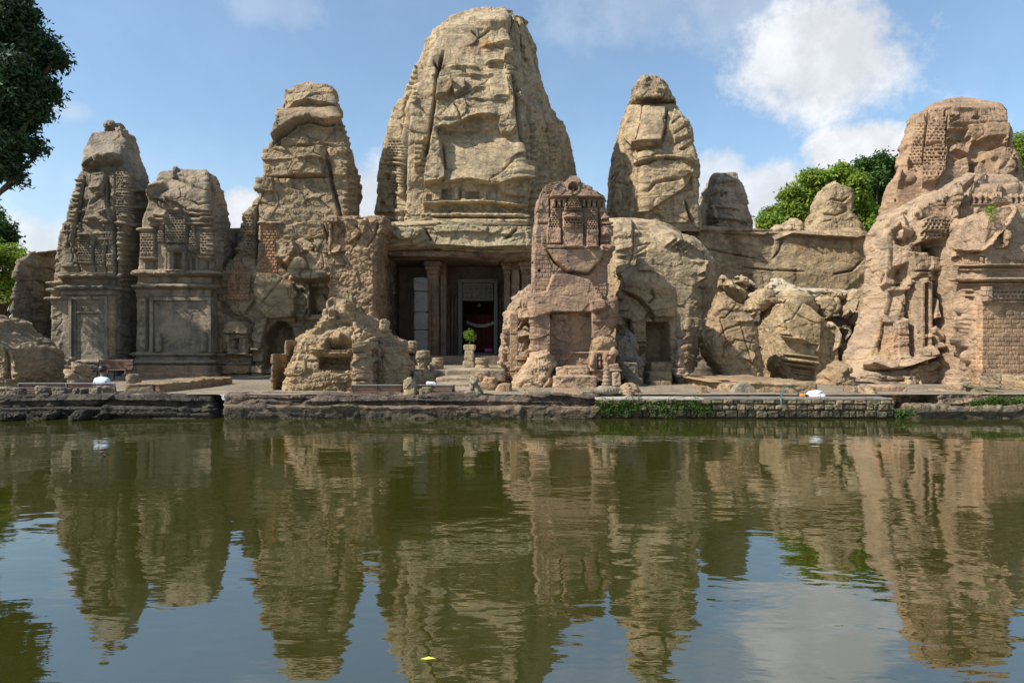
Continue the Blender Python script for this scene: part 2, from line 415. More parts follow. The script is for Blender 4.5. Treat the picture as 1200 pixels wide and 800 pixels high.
# ---------------------------------------------------------------- simple solid meshes
class MB:
    def __init__(s): s.v = []; s.f = []
    def box(s, x0, x1, y0, y1, z0, z1, tap=0):
        k = len(s.v); t = tap
        s.v += [(x0, y0, z0), (x1, y0, z0), (x1, y1, z0), (x0, y1, z0), (x0+t, y0+t, z1), (x1-t, y0+t, z1), (x1-t, y1-t, z1), (x0+t, y1-t, z1)]
        s.f += [tuple(k+i for i in q) for q in ((0, 3, 2, 1), (4, 5, 6, 7), (0, 1, 5, 4), (1, 2, 6, 5), (2, 3, 7, 6), (3, 0, 4, 7))]
        return s
    def lathe(s, cx, cy, prof, n=24, sx=1, sy=1, flute=0, amp=0):
        k = len(s.v)
        for r, z in prof:
            for i in range(n):
                a = 2*math.pi*i/n; rr = r*(1+amp*abs(math.sin(a*flute/2))) if flute else r
                s.v.append((cx+rr*sx*math.cos(a), cy+rr*sy*math.sin(a), z))
        for j in range(len(prof)-1):
            for i in range(n): s.f.append((k+j*n+i, k+j*n+(i+1) % n, k+(j+1)*n+(i+1) % n, k+(j+1)*n+i))
        s.f.append(tuple(k+i for i in range(n))[::-1]); s.f.append(tuple(k+(len(prof)-1)*n+i for i in range(n)))
        return s
    def tube(s, pts, rad, n=8):
        k = len(s.v); P_ = [Vector(p) for p in pts]; rs = rad if isinstance(rad, (list, tuple)) else [rad]*len(P_)
        for j, p in enumerate(P_):
            t = (P_[min(j+1, len(P_)-1)]-P_[max(j-1, 0)]).normalized()
            a = t.cross(Vector((0, 0, 1)));  a = a.normalized() if a.length > .05 else Vector((1, 0, 0)); b = t.cross(a).normalized()
            for i in range(n):
                q = 2*math.pi*i/n; s.v.append(tuple(p+a*math.cos(q)*rs[j]+b*math.sin(q)*rs[j]))
        for j in range(len(P_)-1):
            for i in range(n): s.f.append((k+j*n+i, k+j*n+(i+1) % n, k+(j+1)*n+(i+1) % n, k+(j+1)*n+i))
        s.f.append(tuple(k+i for i in range(n))[::-1]); s.f.append(tuple(k+(len(P_)-1)*n+i for i in range(n)))
        return s
    def build(s, name, mat, parent=None, bevel=0, smooth=False):
        o = link_mesh(name, s.v, s.f, mat, parent, smooth)
        if bevel:
            b = o.modifiers.new('bevel', 'BEVEL'); b.width = bevel; b.segments = 2; b.limit_method = 'ANGLE'
        return o

# ---------------------------------------------------------------- materials
def new_mat(name):
    m = bpy.data.materials.new(name); m.use_nodes = True; t = m.node_tree; t.nodes.clear()
    o = t.nodes.new('ShaderNodeOutputMaterial'); p = t.nodes.new('ShaderNodeBsdfPrincipled'); t.links.new(p.outputs[0], o.inputs[0])
    return m, t, p
def noise(t, vec, sc, det=5., rough=.55, dist=0.):
    n = t.nodes.new('ShaderNodeTexNoise'); t.links.new(vec, n.inputs['Vector']); setin(n, Scale=sc, Detail=det, Roughness=rough, Distortion=dist); return n.outputs[0]
def posvec(t, s=(1, 1, 1)):
    g = t.nodes.new('ShaderNodeNewGeometry'); m = t.nodes.new('ShaderNodeVectorMath'); m.operation = 'MULTIPLY'
    t.links.new(g.outputs['Position'], m.inputs[0]); m.inputs[1].default_value = s; return m.outputs[0]
def stone_mat(name, c1, c2, dark, lichen=.5, bump=.5, streak=.5, attr=True, wet=0.):
    m, t, p = new_mat(name)
    c1 = tuple(x*.92 for x in c1); c2 = tuple(x*.92 for x in c2)
    v = posvec(t); vs = posvec(t, (1, 1, .12)); vh = posvec(t, (.35, .35, 2.2))
    n1 = noise(t, v, .38, 6, .65); n2 = noise(t, v, 2.3, 8, .65, .4); n3 = noise(t, vs, 1.5, 5, .6); n4 = noise(t, v, 14, 6, .7); n5 = noise(t, vh, 1.6, 5, .6)
    c = mixc(t, ramp(t, n1, .32, .68), c1, c2)
    c = mixc(t, ramp(t, n5, .42, .62, 0, .35), c, tuple(x*y for x, y in zip(c2, (1.12, 1.05, .92))))
    n6 = noise(t, v, .9, 8, .62, .8); c = mixc(t, ramp(t, n6, .47, .60, 0, lichen*1.15), c, tuple(x*1.25 for x in dark)); c = mixc(t, ramp(t, n2, .5, .70, 0, lichen), c, dark)
    c = mixc(t, ramp(t, n3, .50, .68, 0, streak*1.2), c, dark); n7 = noise(t, posvec(t, (1.4, 1.4, .5)), .8, 9, .7, 1.2); c = mixc(t, ramp(t, n7, .56, .66, 0, .55*lichen+.2*streak), c, tuple(x*.55 for x in dark))
    c = mixc(t, ramp(t, n2, .28, .42, .30, 0), c, tuple(min(1, x*1.35) for x in c1))
    c = mixc(t, ramp(t, n4, .35, .65, .0, .30), c, tuple(x*.62 for x in c1))
    if attr:
        a = t.nodes.new('ShaderNodeAttribute'); a.attribute_name = 'tint'
        ln_ = nd(t, 'ShaderNodeVectorMath'); ln_.operation = 'LENGTH'; t.links.new(a.outputs['Color'], ln_.inputs[0])
        c = mixc(t, 1., c, mixc(t, math_(t, 'LESS_THAN', ln_.outputs['Value'], .001), a.outputs['Color'], (1., 1., 1.)), 'MULTIPLY')
    if wet:                                              # damp foot: darker where the stone soaks up the pool
        sp_ = t.nodes.new('ShaderNodeSeparateXYZ'); t.links.new(v, sp_.inputs[0])
        hz_ = math_(t, 'ADD', sp_.outputs[2], math_(t, 'MULTIPLY', n2, -.25))
        c = mixc(t, ramp(t, hz_, -.05, wet, .75, 0), c, (.045, .042, .028))
    t.links.new(c, p.inputs['Base Color']); p.inputs['Roughness'].default_value = .92
    p.inputs['Specular IOR Level'].default_value = .25
    b1 = t.nodes.new('ShaderNodeBump'); b1.inputs['Strength'].default_value = bump; b1.inputs['Distance'].default_value = .17
    hh = math_(t, 'ADD', math_(t, 'MULTIPLY', noise(t, v, 3.2, 10, .68, .6), 1.), math_(t, 'MULTIPLY', noise(t, vh, 4., 6, .7), .45))
    wn_ = t.nodes.new('ShaderNodeTexNoise'); t.links.new(v, wn_.inputs['Vector']); setin(wn_, Scale=1.3, Detail=5.)
    wv_ = nd(t, 'ShaderNodeVectorMath'); wv_.operation = 'MULTIPLY_ADD'; t.links.new(wn_.outputs['Color'], wv_.inputs[0]); wv_.inputs[1].default_value = (.9, .9, .9); t.links.new(v, wv_.inputs[2]); wv_ = wv_.outputs[0]
    vo = t.nodes.new('ShaderNodeTexVoronoi'); vo.feature = 'DISTANCE_TO_EDGE'; t.links.new(wv_, vo.inputs['Vector']); vo.inputs['Scale'].default_value = 1.1
    cr = ramp(t, vo.outputs['Distance'], 0, .02, -.22, 0)
    cr = math_(t, 'MULTIPLY', cr, ramp(t, n2, .45, .55))
    hh = math_(t, 'ADD', hh, cr)
    # bedding and fracture lines: thin sharp breaks that follow a tilted, warped grain
    for (sx_, sy_, sz_), sc_, wd_, dp_ in (((.5, .5, 1.6), 1.1, .018, .40), ((1.2, .8, .7), .9, .014, .35)):
        rn = noise(t, posvec(t, (sx_, sy_, sz_)), sc_, 7, .55, .35)
        ab = math_(t, 'ABSOLUTE', math_(t, 'SUBTRACT', rn, .5))
        hh = math_(t, 'ADD', hh, ramp(t, ab, 0, wd_, -dp_, 0))
        hh = math_(t, 'ADD', hh, math_(t, 'MULTIPLY', ramp(t, rn, .497, .503, 0, 1), .35))
    hh = math_(t, 'ADD', hh, math_(t, 'MULTIPLY', noise(t, v, 16, 4, .7), .22))
    t.links.new(hh, b1.inputs['Height']); t.links.new(b1.outputs[0], p.inputs['Normal'])
    return m
GREY = stone_mat('grey_sandstone', (.32, .262, .19), (.39, .315, .225), (.12, .105, .085), .55, .55, .6)
TAN = stone_mat('tan_sandstone', (.48, .365, .222), (.53, .40, .245), (.17, .135, .09), .5, .7, .5)
GOLD = stone_mat('golden_sandstone', (.37, .27, .165), (.43, .315, .19), (.15, .115, .08), .5, .6, .3)
PINK = stone_mat('pink_sandstone', (.42, .29, .185), (.48, .345, .225), (.18, .13, .095), .45, .6, .3)
BROWN = stone_mat('red_brown_sandstone', (.32, .225, .155), (.40, .285, .195), (.13, .10, .08), .5, .6, .35)
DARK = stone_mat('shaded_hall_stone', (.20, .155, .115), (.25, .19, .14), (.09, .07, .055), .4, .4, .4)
SHORE = stone_mat('shore_rock', (.17, .145, .115), (.24, .20, .15), (.05, .045, .038), .7, .8, .5, True, .28)
PAVE = stone_mat('worn_paving', (.30, .24, .165), (.36, .285, .20), (.13, .11, .08), .6, .6, 0, False)
PALE = stone_mat('pale_cemented_stone', (.50, .43, .31), (.56, .48, .36), (.30, .25, .18), .25, .3, .2)
def plain(name, c, rough=.6, var=.15, sc=8, metal=0):
    m, t, p = new_mat(name); n = noise(t, posvec(t), sc, 5)
    t.links.new(mixc(t, n, tuple(x*(1-var) for x in c), tuple(min(1, x*(1+var)) for x in c)), p.inputs['Base Color'])
    p.inputs['Roughness'].default_value = rough; p.inputs['Metallic'].default_value = metal; return m

# ================================================================ SETTING
# water
def water_mat():
    m, t, p = new_mat('pool_water')
    v = posvec(t, (.62, 1.0, 1)); v2 = posvec(t, (.5, 1., 1))
    big = noise(t, posvec(t), .13, 4); p.inputs['Roughness'].default_value = .02
    t.links.new(mixc(t, big, (.027, .028, .004), (.036, .036, .006)), p.inputs['Base Color'])
    p.inputs['IOR'].default_value = 2.9; p.inputs['Specular IOR Level'].default_value = .5
    h = math_(t, 'ADD', math_(t, 'MULTIPLY', noise(t, v, 1.15, 3, .5, .3), 1.), math_(t, 'MULTIPLY', noise(t, v2, 4.2, 3, .55, .2), .17))
    h = math_(t, 'ADD', h, math_(t, 'MULTIPLY', noise(t, v, .35, 2), 1.2))
    h = math_(t, 'ADD', h, math_(t, 'MULTIPLY', noise(t, v2, 11., 2, .5), .022))
    calm = ramp(t, noise(t, posvec(t, (.5, 1, 1)), .16, 3), .38, .66, .55, 1.1)
    b = t.nodes.new('ShaderNodeBump'); b.inputs['Distance'].default_value = .0165; t.links.new(calm, b.inputs['Strength'])
    t.links.new(h, b.inputs['Height']); t.links.new(b.outputs[0], p.inputs['Normal'])
    return m
wm = MB(); wm.v = [(-70, -40, 0), (70, -40, 0), (70, 22, 0), (-70, 22, 0)]; wm.f = [(0, 1, 2, 3)]
tag(wm.build('water', water_mat()), kind='structure')
# ground behind the pool edge: paved court near the shore, rising hill beyond, to the horizon
gx = np.unique(np.concatenate((np.linspace(-900, -80, 12), np.linspace(-80, 80, 260), np.linspace(80, 900, 12))))
gy = np.unique(np.concatenate((np.linspace(20.7, 50, 90), np.linspace(50, 140, 40), np.linspace(140, 2500, 14))))
GX, GY = np.meshgrid(gx, gy); gp = np.stack((GX.ravel(), GY.ravel(), 0*GX.ravel()), 1)
gz = .64+.035*fbm(gp*.5, 3)+sstep(gp[:, 1], 60, 400)*2.-0.
def trench(x0, x1):
    return sstep(gp[:, 0], x0-.3, x0)*(1-sstep(gp[:, 0], x1, x1+.3))*(1-sstep(gp[:, 1], 22.5, 22.8))
gz = gz-.64*np.maximum(trench(-16.3, -11.9), trench(-5.2, -1.5))
gi = np.arange(len(gy)-1)[:, None]*len(gx)+np.arange(len(gx)-1)[None]
gf = np.stack((gi, gi+1, gi+1+len(gx), gi+len(gx)), 2).reshape(-1, 4)
tag(link_mesh('ground', np.stack((gp[:, 0], gp[:, 1], gz), 1), gf, PAVE), kind='structure')
bank = MB(); bank.box(-70, 70, 20.65, 22, -1.5, .2); tag(bank.build('shore_foundation', SHORE), kind='structure')
LN = nzp(big=(.06, 1.6), fac=(.13, .8), crack=(.06, .05), strata=(.07, .22), fine=(.03, .2)); LN['stretch'] = (2.2, 1, .5)
def ledge(x0, x1, y0, y1, d, D, tintc=(1, 1, 1), ops=(), sp=1., amp=1.):
    pl = [(x0+1, y0), (x1-1, y0), (x1, y0+2), (x1+1, y1), (x0-1, y1), (x0, y0+2)]
    o = rock('shore_rock', pl, d, D, SHORE, None, ops, None, 30, (.05, .05), sp, LN, .1, False, amp, 0, tintc, cap=.0005)
    return tag(o, kind='structure')
ledge(-60, 263, 463, 482, 20.45, 1.0, (.55, .54, .55), [K([(263, 463), (260, 480)], .2, 2), G([(0, 470), (120, 468), (262, 470)], .10, 4)])  # both left tiers tinted dark: wet stone plus the bank's shade
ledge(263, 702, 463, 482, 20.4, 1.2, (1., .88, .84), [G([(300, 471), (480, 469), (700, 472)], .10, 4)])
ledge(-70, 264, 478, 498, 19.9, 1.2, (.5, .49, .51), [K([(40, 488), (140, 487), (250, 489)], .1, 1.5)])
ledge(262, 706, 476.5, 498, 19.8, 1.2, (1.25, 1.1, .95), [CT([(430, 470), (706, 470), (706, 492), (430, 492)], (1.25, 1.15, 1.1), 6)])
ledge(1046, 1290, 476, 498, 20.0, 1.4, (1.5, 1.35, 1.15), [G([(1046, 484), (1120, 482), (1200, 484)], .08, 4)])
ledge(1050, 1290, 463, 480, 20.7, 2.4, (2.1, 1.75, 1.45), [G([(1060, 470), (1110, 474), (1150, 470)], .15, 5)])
for k, (x0, y0, x1, y1, d) in enumerate([(83, 481, 108, 494, 19.2), (48, 482, 72, 492, 19.4), (-4, 482, 30, 495, 19.1), (112, 484, 128, 492, 19.3)]):
    o = rock('wet_boulder', ellipse(x0, y0, x1, y1, seed=k), d, .7, SHORE, None, (), None, 2.4, None, 1., nzp(big=(.08, .5), fac=(.06, .3), strata=(0, 1)), .6, True, 1, 0, (.32, .31, .36))
    tag(o, ['biggest rounded dark wet boulder at the left waterline below the long bench', 'low dark wet rock at the waterline left of the rounded boulder', 'dark wet rock in the water at the far left edge', 'small dark wet rock just right of the rounded waterline boulder'][k], 'boulder', 'wet rocks at the left waterline')

# hillside behind, at the right edge
hl = rock('hill', [(1215, 150), (1198, 168), (1190, 185), (1185, 240), (1180, 420), (1900, 420), (1900, 120), (1400, 90)], 62, 40, stone_mat('dry_slope', (.42, .35, .22), (.36, .31, .18), (.10, .15, .04), .8, .6, .1, False), None, (), None, 2.6, (.5, .5), 4., nzp(big=(1.2, 9), strata=(.3, 1.5)))
tag(hl, kind='structure')

# ================================================================ TEMPLE MASSES
def thing(name, px, py, d, label, cat, group=None): return empty(name, W(px, py, d), label, cat, group)
TG = 'rock-cut temple spires'

# --- spire 1, far left ------------------------------------------------
T1 = thing('temple_spire', 110, 440, 38, 'tall grey carved spire at the far left, a lumpy knob of stone on its tip', 'temple spire', TG)
ST = (-.6, 1), (-.92, .6), (-1, .3), (-1, .04), (-.96, 0), (.93, 0), (.97, .03), (.965, .13), (.99, .16), (.985, .27), (1.0, .30), (1, .42), (.45, .6), (-.45, 1)
ops = [P([(112, 160), (146, 158), (149, 175), (147, 188), (130, 192), (114, 192), (100, 198), (101, 182)], .2), G([(97, 200), (109, 197), (121, 192), (136, 191), (149, 190)], .45, 9), CALM([(112, 160), (146, 158), (147, 188), (101, 196)], .5),
       P([(139, 160), (149, 158), (160, 170), (158, 172), (150, 168)], .25), K([(146, 176), (150, 200), (158, 230)], .25, 1.3), K([(150, 166), (156, 180), (166, 200)], .2, 1),
       CALM([(74, 262), (137, 262), (137, 424), (74, 424)], .3), B(90, 211, 99, 224, .09), B(87, 227, 96, 241, .09), B(84, 245, 92, 262, .09), B(80, 265, 88, 284, .09), M(90, 100, 212, 1.5, .08), M(90, 100, 217, 1.5, .08), M(87, 97, 230, 1.5, .08), M(87, 96, 235, 1.5, .08),
       M(85, 93, 249, 1.5, .08), M(84, 92, 254, 1.5, .08), M(83, 90, 259, 1.5, .08), K([(100, 208), (98, 228), (94, 250), (88, 285)], .3, 1.2),
       P([(104, 206), (124, 203), (126, 226), (120, 232), (108, 226)], .15), P([(108, 232), (122, 226), (128, 246), (134, 262), (100, 262)], .2), K([(110, 240), (122, 230), (124, 216)], .3, 1.5), G([(106, 224), (124, 222)], .2, 4),
       K([(136, 206), (136, 250), (136.5, 345)], .5, 1.4, 1), K([(126, 208), (128, 240)], .3, 1.3),
       B(139, 204, 151, 222, .25, w=1), B(139, 226, 155, 241, .25, w=1), B(140, 245, 158, 261, .25, w=1), L_(140, 205, 151, 221, 3.5, 3, .12, 1), L_(140, 227, 154, 240, 3.5, 3, .12, 1), L_(141, 246, 157, 260, 3.5, 3, .12, 1),
       M(138, 200, 224, 1.8, .25, 1), M(138, 200, 243, 1.8, .25, 1), M(138, 200, 263, 2.2, .35, 1)]
for y in range(268, 345, 6): ops.append(M(139, 210, y, 1.7, .07, 1))
ops += [B(95, 275, 112, 306, .25), L_(96, 278, 111, 304, 3.2, 2.7, .14), B(114, 288, 125, 310, .16), L_(115, 290, 124, 309, 3.2, 2.7, .13), B(127, 298, 136, 311, .14), L_(127, 300, 136, 310, 3, 2.6, .12),
        P([(96, 278), (104, 270), (112, 278)], .2), K([(94, 274), (94, 322)], .22, .9), K([(113, 282), (113, 322)], .25, .9), K([(125.5, 286), (125.5, 320)], .22, .9),
        M(95, 112, 308, 1.8, .25), M(74, 136, 312, 1.2, .12), M(73, 137, 324, 2.6, .35), M(73, 137, 320.5, 1., .2), B(74, 326, 136, 332, -.15), M(73, 137, 337.5, 3.2, .38, 1), B(75, 341, 137, 346, .2, w=1)]
ops += carve(76, 262, 95, 318, 3, .6)+carve(112, 262, 136, 288, 5, .8)
for x in range(80, 136, 11): ops += [P([(x, 326), (x+5, 320), (x+10, 326)], .15), E(x+5, 338, 2, 1.6, .2)]
for x, y in ((93, 248), (99, 246), (120, 249), (125, 247), (107, 257), (111, 256), (92, 265), (122, 264), (96, 281)): ops += [B(x, y, x+4, y+3, .2), B(x+1, y+3, x+3, y+4, -.1)]
ops += [B(76, 348, 137, 424, -.0), M(60, 75, 332, 2, .3, 1), M(60, 75, 340, 2.5, .3, 1), M(60, 75, 350, 2, .3, 1)]
ops += [B(127, 347, 136, 420, .12, c=(1.15, 1.02, .8)), M(74, 200, 424, 2.5, .25, 1), M(74, 200, 430, 3.5, .35, 1)]  # right pilaster tinted warm and bright: its sunlit look is in the colour
rock('spire_body', [(118, 156.5), (148, 156.5), (156, 159), (160, 168), (163, 178), (167, 187), (170, 196), (173, 206), (175, 222), (176, 240), (175, 255), (174, 268), (171, 285), (168, 310), (166, 345), (164, 445), (60, 445), (63, 345), (64, 330), (67, 300), (72, 280), (77, 262), (80, 254), (82, 245), (85, 232), (87, 226), (89, 218), (93, 208), (97, 203), (97, 197), (99, 187), (103, 178), (107, 168), (109, 161), (112, 158)],
     35, 5.2, GREY, T1, ops, ST, sil=(.02, .8), nz=nzp(big=(.10, 2.6), fac=(.08, 1.), strata=(.04, .5), fine=(.04, .3)), sp=.7)
rock('capstone', [(124, 141.5), (131, 141), (140, 143), (147, 143), (151, 147), (150, 150), (147, 153), (146, 157.5), (123, 157.5), (121, 151), (120.5, 147)], 36.9, 1.6, GREY, T1, (G([(121, 153), (146, 153)], .15, 3), E(129, 147, 8, 6, .15), E(144, 148, 6, 5, .15)), None, 3, (.4, .4), .6, nzp(big=(.15, 1.), fac=(.12, .5)), .4, True)
FR = GREY
def door_frame(parent, x0, y0, x1, y1, d, steps, mat, dep=.12, lintel=None, extra=0):
    """nested rectangular jambs and lintels, each its own step deeper"""
    a = np.array
    for k, wd in enumerate(steps):
        mb = MB(); X0, _, Z1 = W(x0, y0, d); X1, _, Z0 = W(x1, y1, d); t = wd*d/F; yb = d+k*dep
        mb.box(X0, X0+t, yb, yb+.8, Z0, Z1); mb.box(X1-t, X1, yb, yb+.8, Z0, Z1); mb.box(X0+t, X1-t, yb, yb+.8, Z1-t, Z1)
        mb.build('door_jamb', mat, parent, .012); x0 += wd; x1 -= wd; y0 += wd
    return x0, y0, x1, y1
x0, y0, x1, y1 = door_frame(T1, 80, 347, 126, 422, 34.75, (3.5, 3.5, 3), FR)
stone('lintel_panel', 90, 353, 122, 367, 34.95, .6, GREY, T1, 12, .3, .6, [B(92, 355, 106, 364, .06), L_(91, 354, 121, 364, 3.2, 3, .09), M(90, 122, 366, 1.6, .12)], (.85, .85, .85))
stone('door_panel', 90, 367, 122, 422, 35.1, .5, GREY, T1, 14, .5, .7, [B(98, 374, 117, 419, -.25), K([(91, 368), (91, 420)], .1, 1), K([(95, 370), (95, 418)], .12, 1), ML([(93, 375+0), (93, 418)], 1.4, .1), K([(118, 372), (118, 418)], .1, 1), E(108, 388, 8, 9, .12), P([(100, 396), (113, 390), (115, 398), (104, 404)], .12)], (.85, .85, .85))
# --- low wing left of spire 1
o = rock('temple_wing_wall', [(36, 296), (68, 294), (80, 310), (80, 445), (22, 445), (23, 380), (26, 345), (30, 318)], 34.6, 5, GREY, None,
     [M(22, 60, 342, 2.4, .3), M(22, 60, 350, 2.2, .25), M(50, 62, 324, 3, .3), K([(55, 300), (52, 345)], .25, 1.5), P([(38, 362), (44, 353), (50, 362), (54, 400), (36, 400)], .25), L_(37, 358, 52, 398, 4, 4, .12), B(58, 352, 70, 415, .2), K([(56, 350), (56, 420)], .35, 1.4), L_(59, 354, 69, 412, 5, 6, .08)]+carve(36, 318, 58, 345, 17, .8)+carve(24, 360, 36, 430, 18, .7)+[M(22, 75, 356, 1.5, .2), M(22, 75, 405, 2, .25), M(22, 75, 415, 2.5, .3)], e=5, nz=nzp(big=(.3, 2.5)), sil=(.1, .5), tintc=(.85, .85, .85))
tag(o, 'weathered grey wing with carved niche figures joined to the far left spire', 'temple wall')

# --- spire 2 -----------------------------------------------------------
T2 = thing('temple_spire', 212, 440, 38, 'broad grey carved spire with a broken flat top, second from the left', 'temple spire', TG)
PLN2 = [(-.6, 1), (-.92, .6), (-1, .3), (-1, .04), (-.96, 0), (.94, 0), (.97, .02), (.97, .17), (1, .20), (1, .44), (.66, .6), (.05, 1)]
ops = [P([(205, 203), (250, 202), (257, 213), (253, 224), (240, 226), (222, 219), (206, 213)], .22), P([(189, 205), (211, 204), (206, 213), (200, 216), (187, 216)], .15), K([(206, 213), (222, 219), (240, 226), (256, 230)], .45, 1.1),
       G([(174, 233), (180, 229), (190, 226), (200, 225)], .4, 6), P([(178, 222), (204, 214), (250, 230), (254, 240), (244, 250), (222, 248), (208, 238), (176, 232)], .22), K([(228, 238), (236, 243), (248, 240), (254, 236)], .25, 1),
       G([(179, 252), (190, 255), (200, 254)], .3, 5), G([(221, 252), (236, 254), (250, 252)], .35, 5), CALM([(178, 222), (254, 230), (254, 250), (178, 250)], .8), CALM([(164, 250), (257, 250), (252, 445), (160, 445)], .3)]
for x in range(186, 204, 4): ops += [E(x, 238+(x % 3)*2, 2.2, 4, .25), E(x+1, 233+(x % 3)*2, 1.4, 1.6, .3)]
ops += [B(198, 250, 222, 286, .35), P([(200, 251), (210, 245), (220, 251)], .25), L_(199, 252, 221, 284, 3.6, 3, .16), M(178, 198, 259, 2.5, .3), M(178, 198, 264, 2, .25), M(223, 252, 259, 2.5, .3), M(223, 252, 264, 2.4, .3), E(182, 260, 4, 4, .3), E(243, 258, 5, 4, .25),
        M(169, 182, 270, 2.5, .3), M(242, 256, 270, 2.5, .3), B(168, 275, 184, 301, .28), L_(169, 277, 183, 300, 4, 3.2, .15), B(238, 274, 256, 299, .28), L_(239, 276, 255, 298, 4, 3.2, .15), M(168, 185, 303, 2, .3), M(237, 256, 302, 2, .3)]
ops += gable(188, 264, 197, 285, .28)+gable(224, 264, 234, 297, .28)
ops += [B(187, 286, 198, 317, .12, c=(1.3, 1.3, 1.25)), B(224, 302, 234, 317, .12), B(227, 304, 231, 316, -.15), B(199, 288, 222, 319, .2), P([(199, 293), (210, 287), (222, 293)], .18), B(206, 297, 216, 316, -.42, .7), M(200, 222, 294, 1.5, .15), B(201, 297, 204, 316, .1), B(218, 297, 221, 316, .1),
        B(172, 306, 183, 316, -.2), B(242, 306, 252, 316, -.22), M(163, 257, 321, 3.2, .38, 1), M(163, 257, 317.5, 1, .2, 1), B(165, 325, 252, 331, -.12), M(166, 253, 336, 3.4, .4, 1), B(163, 340, 253, 348, .12), M(230, 300, 321, 3, .2, 1), K([(258, 230), (259, 300), (257, 440)], .35, 1.6, 1)]
for x in (174, 191, 209, 227, 245): ops += [P([(x-6, 323), (x, 317), (x+6, 323)], .12), E(x, 337, 2.2, 1.8, .25), B(x-1, 337, x+1, 339, -.2)]
ops += [B(164, 349, 173, 410, .12), L_(165, 350, 172, 410, 7, 9, .05), K([(174, 349), (174, 412)], .2, 1.2), M(161, 249, 415, 2.4, .32, 1), B(161, 418, 249, 421, .05), M(161, 249, 424, 3, .4, 1), B(160, 428, 250, 444, .42, c=(1.18, .95, .82), w=1), B(160, 437, 250, 444, .18, c=(1.1, .95, .9), w=1)]
ops += [M(262, 300, y, 1.5, .06, 1) for y in range(225, 300, 7)]
rock('spire_body', [(204, 202), (236, 201.5), (252, 204), (255, 208), (257, 214), (261, 220), (262, 228), (264, 240), (267, 250), (268, 262), (270, 275), (271, 300), (269, 320), (268, 445), (161, 445), (163, 345), (166, 300), (168, 275), (169, 262), (172, 250), (175, 240), (174, 233), (176, 226), (181, 221), (187, 218), (187, 206), (192, 204)],
     35, 5.4, GREY, T2, ops, PLN2, sil=(.02, .6), nz=nzp(big=(.10, 2.6), fac=(.08, .9), strata=(.03, .5), fine=(.04, .3)), sp=.7, tintc=(1.08, 1.04, 1.))
x0, y0, x1, y1 = door_frame(T2, 175, 348, 247, 413, 34.75, (4, 4.5, 3.5), FR, .16)
x0, y0, x1, y1 = door_frame(T2, x0, y0, x1, y1, 35.2, (5,), GREY, .1)
stone('door_panel', 190, 362, 237, 414, 35.38, .4, GREY, T2, 16, .6, .7, [K([(193, 396), (210, 398), (225, 394), (236, 397)], .06, 1.2), K([(193, 404), (205, 408), (220, 407)], .06, 1), G([(195, 385), (215, 388), (235, 384)], .08, 5)], (.95, .9, .86))
for x in (184, 237.5):
    mb = MB(); X, Yd, Z = W(x+2, 405, 34.7); mb.lathe(X, Yd, [(.16, Z-.3), (.17, Z-.05), (.12, Z+.1), (.17, Z+.25), (.15, Z+.4), (.08, Z+.45), (.11, Z+.52), (.1, Z+.62), (.03, Z+.7)], 12)
    mb.build('carved_figure', GREY, T2, 0, True)
# --- wall closing the gap between spires 2 and 3
o = rock('temple_wall', [(262, 268), (296, 267), (298, 440), (262, 440)], 38.5, 2, GREY, None, [K([(275, 268), (276, 340)], .2, 1.5)], e=9, sil=(.1, .1), nz=nzp(big=(.1, 2)), tintc=(.8, .8, .8), sp=1.)
tag(o, 'plain dark stone wall filling the gap between the second and third spires', 'temple wall')

